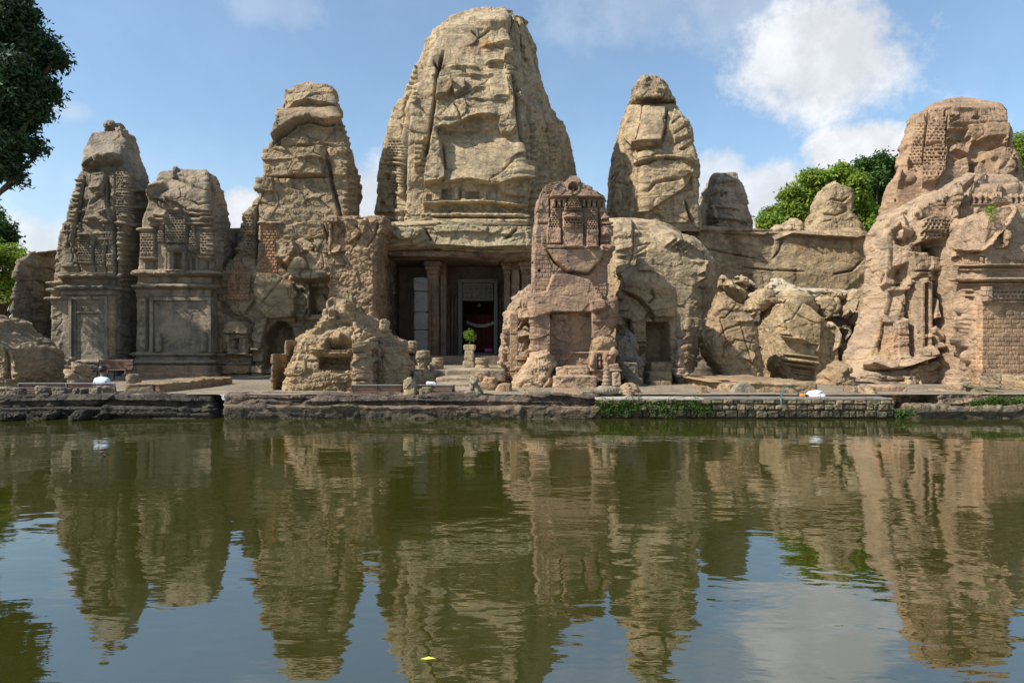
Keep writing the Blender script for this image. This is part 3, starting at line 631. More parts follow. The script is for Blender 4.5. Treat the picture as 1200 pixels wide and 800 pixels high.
# --- spire 3 -----------------------------------------------------------
T3 = thing('temple_spire', 335, 440, 38, 'tall tan spire of stacked broken slabs with two brick patches, left of the dark hall', 'temple spire', TG)
PLN3 = [(-.6, 1), (-.92, .6), (-1, .3), (-1, .04), (-.94, 0), (.90, 0), (.95, .03), (.95, .2), (.98, .24), (.98, .4), (1, .44), (1, .6), (.8, .8), (.5, 1)]
ops = [K([(338, 111.5), (352, 112), (370, 110), (396, 112)], .3, 1.), G([(334, 130), (350, 128), (365, 124), (380, 127), (397, 127)], .4, 8), P([(337, 113), (390, 113), (396, 122), (390, 127), (350, 128), (334, 130)], .12),
       P([(331, 132), (392, 131), (398, 146), (380, 147), (366, 143), (348, 145), (335, 157), (322, 168), (326, 150)], .55, tilt=(0, .012)), K([(322, 170), (336, 157), (350, 146), (366, 144), (382, 148), (400, 147)], .45, 1.6),
       P([(324, 172), (337, 160), (352, 149), (382, 151), (400, 150), (402, 168), (380, 168), (340, 168)], -.35), CALM([(331, 132), (392, 131), (392, 143), (335, 152)], .3),
       G([(318, 172), (345, 168), (372, 168), (402, 172)], .2, 4), B(332, 167, 365, 174, .35), P([(312, 176), (330, 174), (352, 176), (352, 188), (312, 190)], .25), P([(352, 178), (382, 175), (386, 188), (352, 190)], .4), P([(384, 176), (405, 174), (405, 206), (392, 210), (384, 192)], .15, c=(1.12, 1.1, 1.)),
       K([(381, 172), (386, 195), (390, 220), (398, 245), (401, 262)], .5, 2), P([(308, 208), (322, 210), (322, 225), (305, 226)], .3), B(323, 210, 344, 216, .1, c=(1.15, 1.12, 1.05)),
       P([(308, 190), (345, 188), (344, 207), (312, 207)], .15), P([(344, 190), (376, 188), (380, 206), (346, 208)], .4), K([(305, 209), (344, 208), (386, 207)], .4, 1.),
       P([(287, 252), (297, 250), (300, 300), (285, 300)], .15), L_(286, 254, 299, 300, 3.6, 3.2, .16), K([(301, 235), (302, 262), (300, 310)], .4, 1.6), M(303, 330, 262, 2, .2),
       BR([(308, 262), (325, 262), (327, 322), (306, 320)], 5, 3.6, .07, (1.22, .94, .86), (1.0, .8, .74)), BR([(270, 330), (283, 308), (296, 317), (297, 325), (294, 353), (268, 352)], 5, 3.6, .07, (1.12, .88, .80), (.95, .78, .72)),
       P([(268, 352), (270, 330), (283, 308), (297, 320), (294, 353)], .25), B(307, 262, 326, 320, .1),
       P([(306, 322), (325, 322), (345, 333), (352, 345), (349, 372), (320, 374), (305, 365), (301, 340)], .5, c=(1.08, 1.05, 1.0)), CALM([(306, 322), (345, 333), (349, 372), (305, 365)], .35), K([(340, 322), (325, 340), (310, 358)], .12, 1),
       P([(325, 286), (345, 278), (352, 296), (340, 312), (326, 306)], .5), P([(342, 322), (352, 308), (366, 298), (386, 302), (398, 320), (386, 331), (352, 331)], .8), G([(340, 325), (360, 331), (390, 330)], .5, 8), P([(340, 292), (356, 280), (372, 290), (362, 304), (346, 308)], .4), P([(366, 262), (384, 262), (388, 298), (372, 300)], .35), K([(380, 262), (388, 290)], .4, 1.2),
       CT([(344, 262), (357, 262), (355, 279), (345, 279)], (1.35, 1.35, 1.3), 2), K([(330, 308), (340, 318)], .5, 3),
       P([(311, 432), (312, 396), (317, 383), (326, 376), (336, 377), (342, 384), (345, 396), (345, 432)], -1.6, 1.6), P([(296, 392), (303, 376), (316, 372), (312, 392), (308, 412), (296, 410)], .4), P([(326, 366), (348, 365), (348, 378), (326, 377)], .2),
       P([(269, 391), (270, 381), (276, 377), (290, 377), (297, 386), (296, 392)], .75), B(270, 392, 295, 415, .45), B(279, 397, 284, 409, -.5, .7), B(271, 393, 276, 414, .12), B(288, 393, 293, 414, .12),
       P([(259, 353), (266, 354), (275, 368), (290, 372), (297, 380), (275, 374), (262, 366)], -.35), P([(253, 356), (260, 352), (262, 366), (268, 378), (268, 412), (254, 414)], .2, c=(1.12, 1.1, 1.)),
       M(247, 298, 416, 2.2, .45, 1), B(248, 418, 297, 427, .25), L_(248, 419, 297, 426, 4, 3.4, .06), B(247, 428, 297, 438, .45, c=(1.15, .92, .78)), B(247, 439, 297, 447, .7, c=(1.12, .9, .78)), B(298, 408, 311, 424, .3), B(297, 428, 312, 447, .5), K([(298, 380), (298, 446)], .25, 1),
       B(388, 256, 404, 262, .1), B(346, 335, 365, 372, .15), E(355, 341, 2.5, 3, -.3), B(366, 336, 386, 368, -.5), P([(370, 366), (370, 352), (376, 343), (382, 352), (383, 366)], .35), B(346, 350, 360, 358, .15), B(352, 369, 388, 375, .3), B(362, 335, 366, 370, .2)]
ops += carve(262, 300, 282, 340, 9, .8)+[M(258, 270, y, 1.4, .15) for y in (320, 328, 336, 344)]
for x in range(250, 296, 7): ops.append(E(x+3, 416, 2.4, 2, .12))
ops += [M(404, 440, y, 1.8, .09, 1) for y in range(150, 262, 7)]+[B(410, 238, 416, 256, -.3, w=1)]
rock('spire_body', [(346, 101), (362, 100), (380, 101), (389, 103), (393, 106), (395, 109), (396, 112), (396.5, 118), (399, 124), (399, 130), (401, 140), (404, 150), (408, 160), (413, 171), (416, 182), (419, 195), (421, 208), (421, 330), (419, 450), (248, 450), (251, 410), (253, 360), (255, 345), (259, 331), (264, 318), (272, 306), (280, 290), (285, 283), (286, 262), (290, 250), (297, 247), (301, 237), (305, 232), (305, 222), (308, 205), (311, 192), (312, 184), (315, 176), (319, 168), (324, 154), (329, 140), (332, 130), (333, 121), (335, 117), (337, 110), (339, 105)],
     36, 5.5, GOLD, T3, ops, PLN3, sil=(.02, .6), nz=nzp(big=(.18, 2.6), fac=(.21, 1.3), crack=(.16, .04), strata=(.05, .6)), sp=.62)

# --- wall left of the hall opening --------------------------------------
o = rock('temple_wall', [(385, 254), (450, 254), (457, 258), (456, 266), (449, 274), (443, 288), (440, 300), (439, 460), (384, 460)], 32.2, 6.5, GOLD, None,
     [P([(376, 254), (404, 254), (405, 262), (388, 262)], .1), K([(386, 262), (404, 262)], .2, 1), B(386, 263, 404, 296, -.18), G([(386, 298), (405, 293)], .3, 5), P([(404, 256), (430, 258), (428, 272), (408, 285)], .2), K([(443, 262), (440, 275), (430, 290)], .2, 1.2), K([(415, 262), (424, 272), (418, 282)], .2, 1.2)],
     plan=[(-1, 1), (-1, .05), (-.93, 0), (.92, 0), (.98, .02), (1, .06), (.93, .2), (1, .3), (.95, .6), (1, .7), (1, 1)], sil=('fixed',), nz=nzp(big=(.12, 2), fac=(.13, .75), crack=(.12, .05), strata=(0, 1), fine=(.07, .25)), sp=.62, tp=.1, tintc=(1.02, .95, .92))
tag(o, 'thick cracked masonry wall between the slab spire and the dark hall opening', 'temple wall')

# --- great central spire -------------------------------------------------
TM = thing('temple_spire', 560, 268, 44, 'huge central golden spire rising above the pillared hall', 'temple spire', TG)
PLM = [(-1, 1), (-1, .34), (-.97, .26), (-.76, .22), (-.735, .18), (-.72, .05), (-.66, 0), (.34, 0), (.385, .02), (.41, .10), (.43, .20), (.50, .24), (.62, .37), (.64, .42), (.73, .46), (.86, .60), (.87, .66), (.95, .72), (1, .84), (.9, 1)]
ops = [CALM([(545, 15), (606, 14), (620, 24), (596, 28), (560, 33), (550, 50), (540, 72), (505, 88), (503, 70), (512, 45), (528, 28)], .12), CT([(545, 15), (606, 14), (622, 27), (596, 30), (560, 33), (550, 50), (536, 66), (500, 74), (506, 50), (528, 28)], (1.18, 1.17, 1.18), 3),
       K([(553, 38), (560, 44), (568, 41), (573, 36)], .3, 1.2), P([(549, 27), (562, 20), (615, 24), (622, 38), (600, 32), (575, 33), (556, 30)], .3, 3), G([(560, 57), (575, 58), (590, 54), (605, 56), (622, 59)], .28, 14), P([(600, 78), (612, 80), (614, 108), (603, 110)], -.3), P([(604, 82), (611, 84), (611, 98), (604, 98)], .3), G([(523, 82), (545, 80), (566, 84)], .2, 5), G([(528, 92), (550, 91), (590, 92)], .18, 4), K([(575, 92), (562, 104), (552, 118)], .12, .9), G([(545, 118), (570, 122), (598, 120)], .15, 5), K([(530, 112), (545, 126), (560, 132)], .1, .9), K([(592, 30), (600, 40), (598, 56)], .3, 1.4),
       G([(568, 77), (580, 74), (594, 76)], .25, 9), P([(604, 60), (620, 60), (624, 70), (608, 78)], .3), CT([(562, 78), (574, 76), (572, 92), (563, 96)], (1.2, 1.15, 1.1), 2), CT([(540, 46), (556, 50), (566, 66), (556, 68), (540, 58)], (.78, .7, .7), 3), CT([(564, 50), (575, 46), (576, 62), (566, 62)], (1.1, .85, .6), 3),
       K([(509, 74), (515, 84), (521, 80)], .3, 1.5), CT([(508, 66), (522, 66), (524, 86), (510, 86)], (.55, .53, .52), 2),  # dark tint gives this shallow notch the shade of a hole
       P([(513, 152), (520, 138), (531, 124), (560, 104), (596, 98), (604, 120), (600, 139), (583, 141), (560, 140), (541, 147), (528, 152)], .38, tilt=(0, .008)), G([(541, 147), (560, 140), (584, 141)], .28, 7), K([(533, 125), (538, 132), (541, 146)], .25, 1.2), G([(530, 120), (548, 110), (570, 104)], .25, 6),
       P([(513, 100), (528, 98), (532, 106), (525, 116), (510, 118)], .55, c=(.72, .7, .66)), P([(528, 100), (545, 98), (546, 108), (534, 116)], .4),
       P([(586, 143), (597, 139), (604, 144), (606, 151), (600, 159), (588, 159), (584, 151)], .6), 
       P([(520, 154), (606, 152), (614, 196), (612, 213), (590, 220), (522, 214), (518, 180)], .22, 2, (.005, .011)), CALM([(518, 155), (590, 160), (604, 205), (515, 210)], .30),
       P([(509, 148), (516, 156), (521, 195), (523, 211), (512, 216), (498, 217), (500, 196), (506, 172)], .5), K([(512, 150), (518, 170), (522, 200)], .35, 1.3), P([(496, 205), (516, 215), (500, 219)], .2),
       P([(575, 214), (600, 196), (614, 200), (618, 212), (608, 232), (588, 228)], .4), K([(575, 215), (590, 205), (602, 190)], .35, 1.4),
       K([(520, 62), (512, 92), (510, 118), (505, 150), (498, 190)], .5, 1.6), K([(596, 56), (600, 90), (607, 140), (612, 175), (617, 215), (620, 262)], .6, 1.6),
       P([(591, 62), (597, 62), (607, 118), (606, 130), (596, 116), (590, 86)], .3), L_(0, 0, 0, 0, 4.5, 3.6, .22, 0, [(591, 74), (600, 74), (607, 118), (606, 130), (597, 116)]), 
       G([(495, 219), (520, 216), (548, 212), (575, 216)], .25, 4), B(518, 222, 530, 235, -.4), B(548, 225, 562, 235, -.4), B(533, 221, 538, 236, .2), B(541, 224, 546, 236, .15), B(500, 228, 506, 235, -.25), B(509, 227, 516, 236, .15), B(566, 226, 570, 236, .12), B(576, 224, 582, 236, .1),
       ML([(498, 240), (530, 239), (560, 238), (590, 240), (612, 243)], 2.4, .55), ML([(497, 236), (570, 235)], 1.2, .25), B(498, 243, 612, 250, -.10), M(497, 618, 254, 3., .55), M(496, 620, 262, 4.2, .75), B(530, 251, 540, 257, .1), E(585, 256, 5, 3, .3), E(610, 257, 4, 3, .3), E(504, 258, 5, 3, .3),
       K([(478, 110), (476, 160), (474, 220), (472, 262)], .6, 2.2), P([(455, 150), (470, 145), (476, 160), (476, 188), (462, 190), (456, 180)], .15), L_(458, 165, 472, 186, 4, 3.4, .15), B(460, 192, 476, 226, .15), L_(461, 194, 475, 225, 4, 3.4, .15), M(456, 475, 188, 1.6, .25), M(442, 475, 193, 1.6, .25), B(453, 203, 462, 206, .3), B(455, 206, 460, 212, -.3),
       M(459, 474, 227, 1.8, .3), B(464, 230, 472, 246, -.5), B(446, 237, 452, 245, -.4), M(446, 474, 248, 2.4, .3), M(446, 474, 256, 2.5, .12), B(462, 229, 465, 247, .12),
       P([(487, 165), (498, 160), (496, 195), (486, 200)], .25)]
for x in range(505, 608, 9): ops += [K([(x, 244), (x+4.5, 249)], .12, .8), K([(x+4.5, 249), (x+9, 244)], .12, .8)]
for y in range(66, 120, 6): ops += [M(478, 488, y+8, 1.7, .15)]
for y in range(168, 204, 6): ops += [B(487, y, 500, y+4, .25)]
r_ = random.Random(4)
for k in range(17):
    x = 520+r_.uniform(0, 60); y = 160+r_.uniform(0, 40); ops.append(K([(x, y), (x+14, y+9), (x+22, y+12)], .05, .8))
for y in range(150, 262, 8): ops += [M(640, 720, y, 2., .08, 1)]
for y in (208, 216, 224, 232, 240, 248): ops += [M(617, 648, y-62, 2.2, .25), M(614, 648, y, 2.4, .25)]
rock('spire_body', [(547, 15), (552, 13.5), (562, 15), (600, 13), (608, 15), (616, 20), (622, 27), (627, 33), (628.5, 40), (630, 50), (633, 62), (638, 74), (643, 86), (645, 96), (652, 108), (658, 111), (663, 119), (666, 128), (668, 138), (670, 146), (673, 158), (675, 172), (675, 185), (677, 200), (677, 262), (676, 290), (440, 290), (442, 250), (443, 222), (445, 205), (447, 193), (449, 182), (451, 170), (454, 158), (457, 142), (461, 130), (463, 121), (466, 116), (474, 112), (477, 105), (481, 94), (485, 84), (488, 76), (492, 69), (495, 62), (499, 56), (499, 46), (504, 41), (512, 35), (520, 31), (528, 27), (537, 23), (542, 20)],
     37.5, 11, TAN, TM, ops, PLM, sil=(.26, .62), nz=nzp(big=(.22, 3.4), fac=(.17, 1.8), crack=(.12, .04), strata=(.05, .8), fine=(.05, .35)), sp=.62, tp=.75)
LT = stone_mat('lime_sandstone', (.40, .315, .19), (.47, .37, .23), (.22, .185, .12), .45, .6, .3)  # warm base colour of the roof slab stone

# --- pillared hall ---------------------------------------------------------
H = thing('temple_hall', 540, 433, 38, 'dark pillared entrance hall under a heavy roof slab below the central spire', 'temple hall')
rock('roof_slab', [(449, 264), (470, 262), (628, 263), (630, 295), (600, 296), (570, 297), (540, 296), (518, 295), (506, 288), (496, 286), (484, 285), (470, 289), (458, 292), (450, 291)], 34.3, 8.5, LT, H,
     [P([(450, 266), (496, 268), (504, 280), (490, 286), (460, 290), (450, 288)], .3), P([(460, 273), (470, 269), (496, 270), (489, 281), (470, 283)], .3), K([(498, 270), (505, 282)], .4, 1.6), G([(500, 286), (560, 290), (628, 288)], .35, 7), K([(606, 268), (598, 276), (592, 280)], .3, 1.3), G([(500, 273), (550, 271), (600, 275), (628, 270)], .15, 4), B(470, 262, 628, 265, -.2), K([(590, 263), (620, 263)], .2, 1)],
     None, 14, (.05, .05), .62, nzp(big=(.18, 2.5), fac=(.16, 1.2), strata=(.08, .5)), .1, True)
rock('rough_lintel', [(453, 291), (470, 288), (490, 285), (508, 290), (530, 295), (628, 295), (628, 302), (560, 302), (520, 301), (500, 299), (486, 296), (470, 298), (455, 300)], 34.9, 3, BROWN, H, (), None, 12, (.05, .05), .8, nzp(big=(.1, 1.5), fac=(.06, .8)), .1, True, 1, 0, (.95, .95, .95))
def slab(name, px0, py0, px1, py1, d, t, mat, parent, bev=.02, rise=0):
    X0, _, Z1 = W(px0, py0, d); X1, _, Z0 = W(px1, py1, d)
    return MB().box(X0, X1, d, d+t, Z0, Z1).build(name, mat, parent, bev)
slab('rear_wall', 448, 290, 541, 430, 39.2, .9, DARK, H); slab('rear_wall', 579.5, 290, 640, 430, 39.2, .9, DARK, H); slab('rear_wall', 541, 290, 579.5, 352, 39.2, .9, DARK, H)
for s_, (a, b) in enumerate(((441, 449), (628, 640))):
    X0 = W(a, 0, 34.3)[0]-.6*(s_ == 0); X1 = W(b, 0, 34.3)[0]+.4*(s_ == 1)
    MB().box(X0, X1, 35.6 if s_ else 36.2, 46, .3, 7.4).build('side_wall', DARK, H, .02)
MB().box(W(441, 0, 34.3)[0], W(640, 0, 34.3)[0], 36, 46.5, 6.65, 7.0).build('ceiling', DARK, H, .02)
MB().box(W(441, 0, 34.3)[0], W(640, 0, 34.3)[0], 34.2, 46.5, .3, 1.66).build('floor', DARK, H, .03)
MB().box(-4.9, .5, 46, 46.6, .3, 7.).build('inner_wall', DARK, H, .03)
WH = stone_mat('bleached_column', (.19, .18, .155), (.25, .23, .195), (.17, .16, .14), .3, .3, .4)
for k, (ya, yb) in enumerate(((325, 341), (342, 365), (366, 386), (387, 422))):
    stone('column_drum', 484.5+(.5 if k else 0), ya, 503, yb, 35.2, .8, WH, H, 8, .35, .8)
def pilaster(x0, x1, d, cap_, mat=BROWN, y1=428, tc_=None):
    stone('pilaster', x0, 304, x1, y1, d, .8, mat, H, 14, .25, .8, [K([(x0+(x1-x0)*.3, 325), (x0+(x1-x0)*.3, 420)], .06, .9), K([(x0+(x1-x0)*.7, 325), (x0+(x1-x0)*.7, 420)], .06, .9)]+([BR([(x0, 362), (x1, 362), (x1, 425), (x0, 425)], 7, 6, .02, (1.1, .95, .85), (.85, .78, .72))] if cap_ else []), tc_)
    if cap_:
        for j, g in enumerate((1, 2.5, 4)): stone('capital', x0-g, 316-j*5, x1+g, 321-j*5, d-.12*(j+1), .9, mat, H, 10, .25, .9)
pilaster(500.5, 515, 36.6, True); pilaster(516, 524, 37.3, False, BROWN); pilaster(591, 598, 36.8, True); pilaster(599.5, 609, 36.5, False, BROWN); pilaster(611, 627, 36.3, True)
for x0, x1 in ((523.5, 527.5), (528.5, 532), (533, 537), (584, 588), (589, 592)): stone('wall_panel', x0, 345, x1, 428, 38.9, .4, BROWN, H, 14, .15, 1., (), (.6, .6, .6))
dx0, dy0, dx1, dy1 = door_frame(H, 537, 327, 583, 418, 38.55, (2.2, 2.0), WH, .06)
stone('door_lintel', 542, 332, 578.5, 352, 38.7, .5, WH, H, 16, .15, .45, [B(544, 335, 577, 350, -.05)]+[E(547+5.4*i, 338.5+4.6*j, 1.9, 1.7, .10) for i in range(6) for j in range(3)], (.9, .9, .9))
stone('door_sill', 535, 415, 585, 421, 38.2, 1., WH, H, 14, .2, .9)
# red drapery and white swag inside the shrine
RED = plain('red_cloth', (.09, .010, .012), .7, .5, 5)
def cloth(name, x0, y0, x1, y1, d, mat, sag=0, fold=.05, n=60, seed=0):
    vs, fs = [], []; m = 14
    for i in range(n+1):
        for j in range(m+1):
            t = i/n; px = x0+(x1-x0)*t; py = y0+(y1-y0)*j/m+sag*4*t*(1-t)
            X, Y, Z = W(px, py, d); vs.append((X, Y+fold*math.sin(t*38+math.sin(j*.4+seed)), Z))
    for i in range(n):
        for j in range(m): fs.append((i*(m+1)+j, (i+1)*(m+1)+j, (i+1)*(m+1)+j+1, i*(m+1)+j+1))
    o = link_mesh(name, vs, fs, mat, None, True); s = o.modifiers.new('thickness', 'SOLIDIFY'); s.thickness = .012; return o
tag(cloth('drapery', 545, 368, 582, 412, 41, RED), 'dark red hanging cloth inside the shrine doorway', 'curtain')
tag(cloth('white_swag', 547, 375.5, 580, 379, 40.9, plain('white_cloth', (.5, .46, .38), .8), 4.5), 'pale swag of cloth strung across the top of the shrine doorway', 'curtain')
tag(slab('offering_box', 568, 408, 577, 412.5, 40.2, .3, plain('magenta', (.55, .06, .2)), None, .02), 'small pink box on the shrine doorstep', 'box')
bl = MB(); X, Y, Z = W(561.5, 357, 40.5); bl.lathe(X, Y, [(.02, Z+.2), (.03, Z+.08), (.09, Z-.02), (.11, Z-.1)], 12)
tag(bl.build('bell', plain('bell_metal', (.6, .55, .45), .3, .1, 5, 1), None, 0, True), 'small metal bell hanging in the dark shrine doorway', 'bell')

# landing and stairs up from the pool
LD = MB(); LD.box(W(455, 0, 26)[0], W(592, 0, 26)[0], 25.6, 34.3, .3, 1.22)
tag(LD.build('temple_landing', PAVE, None, .04), 'flat stone landing between the stairs and the dark hall', 'landing')
S = thing('stone_stairs', 540, 463, 23, 'worn stone stairs climbing from the pool edge to the hall', 'stairs')
for k, (x0, x1, yt, d) in enumerate(((505, 566, 456, 22.3), (508, 572, 449.5, 23.2), (511, 572, 442.5, 24.1), (522, 592, 433.5, 25.1))):
    stone('step', x0, yt, x1, yt+13, d, 2.6, GREY, S, 20, .3, .9, (), (1.2, 1.12, 1.05))

# --- front shrine pillar in the middle ---------------------------------------
FP = thing('shrine_pillar', 668, 462, 27.5, 'reddish carved free-standing shrine front with a round face medallion at its peak', 'shrine ruin')
ops = [P([(644, 232), (650, 219), (662, 215), (672, 210), (684, 217), (700, 228), (706, 233)], .22), E(671.5, 222.5, 6.2, 5.6, -.30), E(671.5, 223, 2.8, 4, .22), ML([(671.5+7*math.cos(a), 222.5+6.2*math.sin(a)) for a in np.linspace(0, 6.28, 18)], 1.1, .04),
       ML([(648, 232), (706, 232)], 1.1, .14), ML([(646, 245), (706, 246)], 1.0, .1)]
ops += [ML([(640+0, 216+k*2.2), (660-k*2, 213.5+k*2.2)], .9, .08) for k in range(5)]
for x in range(647, 664, 6): ops += [B(x, 235, x+4, 243, .16), E(x+2, 236, 1.4, 1.6, .08), B(x+4, 236, x+6, 242, -.12)]
for x in range(682, 704, 6): ops += [B(x, 235, x+4, 243, .16), E(x+2, 236, 1.4, 1.6, .08), B(x+4, 236, x+6, 242, -.12)]
ops += gable(661, 231, 682, 248, .26)+gable(642, 246, 656, 268, .20)+gable(687, 247, 701, 271, .20)
ops += [B(641, 268, 657, 286, .22, c=(1.08, 1.03, 1.03)), B(687, 271, 701, 291, .22, c=(1.08, 1.04, 1.05)), B(659, 249, 683, 291, .16, c=(1.08, 1.05, 1.06)), P([(660, 256), (671, 250), (682, 256), (682, 258), (660, 258)], .12), B(660, 257, 682, 266, .1), L_(661, 257, 682, 265, 4, 3, .1), ML([(658, 256), (684, 256)], .9, .1), ML([(658, 267), (684, 267)], .9, .1),
        B(628, 233, 643, 260, .02), K([(644, 230), (645, 262)], .14, .8), K([(629, 262), (642, 262)], .1, .8), B(635, 273, 641, 286, .1), K([(627, 262), (626, 292)], .12, .8), ML([(703, 236), (712, 236)], 1.1, .12), ML([(703, 248), (713, 248)], 1.4, .14), P([(703, 258), (708, 249), (714, 256)], .16), ML([(703, 262), (716, 262)], 1.6, .18), B(704, 265, 716, 277, .2), P([(706, 276), (710, 268), (714, 276)], .1), ML([(703, 283), (717, 283)], 1.3, .12), B(703, 287, 717, 295, .2), K([(702, 234), (702, 292)], .16, .8),
        P([(636, 287), (705, 290), (705, 293), (642, 292)], .25), P([(642, 293), (707, 293), (702, 308), (694, 320), (680, 321), (664, 319), (650, 306)], .25, 2, (0, -.004)), CALM([(642, 293), (707, 293), (694, 320), (664, 319)], .25),
        K([(641, 293), (650, 307), (664, 319), (690, 321), (703, 306)], .28, 1.2),
        BR([(623, 297), (640, 297), (646, 310), (644, 340), (624, 345)], 7, 5, .022, (1.0, .97, .95), (.88, .85, .84)), BR([(694, 318), (708, 300), (712, 300), (712, 348), (700, 352), (690, 330)], 7, 5, .022, (1.08, .98, .96), (.94, .88, .86)), E(632, 317, 2, 1.8, -.3),
        P([(624, 345), (640, 342), (648, 322), (668, 322), (690, 328), (704, 345), (708, 362), (690, 366), (650, 366), (626, 372)], .35, 2, c=(1.15, 1.12, 1.08)), CALM([(624, 345), (648, 322), (690, 328), (708, 362), (626, 368)], .45), CT([(646, 316), (672, 318), (676, 332), (655, 334), (646, 340)], (.6, .6, .66), 3),
        B(645, 366, 692, 413, -.28, 2), B(647, 367, 666, 374, .18), P([(624, 372), (644, 368), (647, 412), (640, 438), (620, 440)], .2), P([(690, 354), (716, 352), (714, 395), (694, 396)], .45), CT([(697, 352), (716, 352), (714, 396), (700, 396)], (.75, .72, .72), 2),  # right strip tinted darker: the shaded side is put into the colour
        B(645, 413, 692, 431, -.18, 1), ML([(645, 413), (692, 413)], 1.4, .12), K([(662, 372), (663, 410)], .04, .8), B(692, 396, 716, 412, -.1)]
rock('pillar_body', [(663, 212.5), (669, 210.8), (677, 213), (685, 218), (694, 225), (701, 228), (708, 228), (710, 235), (711, 248), (714, 255), (716, 262), (717, 296), (716, 306), (712, 309), (712, 349), (716, 353), (716, 392), (720, 400), (720, 470), (604, 470), (610, 440), (618, 425), (622, 400), (622.5, 300), (622.5, 290), (625, 262), (626, 240), (629, 228), (634, 219), (642, 215), (654, 213)],
     26, 2.6, BROWN, FP, ops, [(-1, 1), (-1, .06), (-.96, 0), (.95, 0), (1, .06), (1, 1)], sil=(.03, .03), nz=nzp(big=(.06, 1.6), fac=(.07, .7), crack=(.05, .05), strata=(.0, .5), fine=(.02, .2)), sp=.5, tp=.1, tintc=(1.1, 1.02, .98))
for k, (x0, y0, x1, y1, d, tc_) in enumerate([(649, 430, 690, 442, 24.9, None), (646, 441, 700, 455, 24.2, None), (648, 458, 684, 466, 22.2, (.9, .8, .75))]):
    tag(stone('stone_step', x0, y0, x1, y1+3, d, 1.6, PINK, None, 14, .5, .8, (), tc_), ['topmost worn step right under the medallion shrine pillar', 'middle broad pale step below the medallion shrine pillar', 'lowest small slab below the steps of the medallion shrine pillar'][k], 'step', 'steps of the front shrine pillar')
BN = nzp(big=(.14, 1.2), fac=(.16, .7), crack=(.10, .05), strata=(.03, .3), fine=(.04, .2))
tag(rock('broken_rock', [(625, 412), (644, 410), (650, 428), (646, 470), (596, 470), (600, 450), (612, 432)], 24.5, 2.2, PINK, None, (), None, 3, (.4, .4), .7, BN, .6, False, 1., 0, (1.15, 1.12, 1.05)), 'pale pinkish broken rock slope at the left foot of the medallion pillar', 'rock')
tag(rock('broken_rock', [(654, 435), (668, 432), (690, 434), (694, 452), (650, 452)], 24.6, 1.2, PINK, None, (), None, 3, (.4, .4), .7, BN, .6, False, 1., 0, (.9, .85, .8)), 'chunky broken rock on the steps of the medallion pillar', 'rock')
tag(rock('side_rock', [(617, 334), (626, 332), (630, 345), (630, 470), (582, 470), (583, 440), (586, 420), (589, 398), (591, 378), (595, 365), (600, 354), (608, 343)], 27.6, 3, PINK, None,
     [B(588, 385, 594, 405, .25), B(584, 408, 592, 428, .2), K([(610, 385), (616, 378), (624, 384)], .3, 1.5), G([(604, 372), (612, 376), (624, 370)], .3, 6), G([(604, 396), (624, 392)], .3, 6)], None, 4, (.2, .4), .6, BN, .5), 'knobbly tan rock mass leaning on the left side of the medallion pillar', 'rock')
PB = thing('square_post', 602, 463, 26.4, 'tall narrow square stone post beside stacked mouldings left of the medallion pillar', 'post')
stone('post_shaft', 597.5, 367, 607, 465, 26.3, .45, GOLD, PB, 20, .12, .7, [K([(597, 392), (607, 392)], .05, .7), K([(597, 436), (607, 436)], .05, .7)], (1.08, .98, .92))
for k, (x0, x1, y0, y1) in enumerate(((603, 620, 417, 422), (605, 617, 423, 428), (602, 618, 429, 434), (603, 616, 434, 446), (601, 612, 447, 464), (585, 598, 436, 444), (583, 597, 445, 462))):
    stone('moulding', x0, y0, x1, y1, 26.2+(.1 if k % 2 else 0), .9, GOLD, PB, 10 if k > 2 else 4, .25, .7, (), (1.05, .96, .9))

# --- spire 4, right of centre ---------------------------------------------------
T4 = thing('temple_spire', 765, 262, 45, 'tall plain tan spire with a separate boulder capping its tip, right of the central spire', 'temple spire', TG)
ops = [P([(733, 125), (781, 127), (779, 150), (775, 168), (768, 174), (746, 176), (728, 158)], .4, 1.4, (0, .008)), CALM([(733, 125), (781, 127), (775, 168), (746, 176)], .35), K([(781, 128), (779, 150), (774, 170)], .35, 1.3), K([(781, 135), (776, 144), (780, 160)], .25, 1),
       G([(745, 176), (756, 172), (778, 172)], .45, 5), P([(790, 130), (798, 140), (806, 160), (790, 166), (784, 150)], .2), K([(786, 148), (796, 140), (803, 139)], .15, 1), K([(788, 160), (800, 152), (808, 148)], .2, 1), K([(790, 170), (803, 163), (813, 160)], .2, 1), K([(796, 176), (808, 172)], .2, 1), K([(735, 148), (745, 146), (752, 150)], .1, 1),
       P([(742, 182), (770, 177), (808, 182), (812, 192), (800, 190), (780, 188), (760, 190), (746, 196)], .3), G([(744, 196), (762, 190), (784, 188), (808, 194)], .4, 7), P([(745, 200), (772, 189), (798, 192), (812, 202), (806, 216), (798, 224), (740, 262), (740, 215)], .45, 2), P([(798, 208), (810, 205), (812, 222), (803, 224)], -.3), K([(757, 228), (765, 217), (780, 214), (795, 212)], .35, 1.6), K([(741, 165), (745, 200), (742, 240), (740, 262)], .25, 2),
       P([(742, 235), (800, 228), (806, 262), (740, 262)], .2), K([(802, 235), (806, 250), (812, 262)], .4, 1.4), K([(760, 255), (770, 252), (776, 258)], .3, 1.6), P([(715, 165), (722, 175), (738, 200), (741, 215), (738, 262), (713, 262)], -.25)]
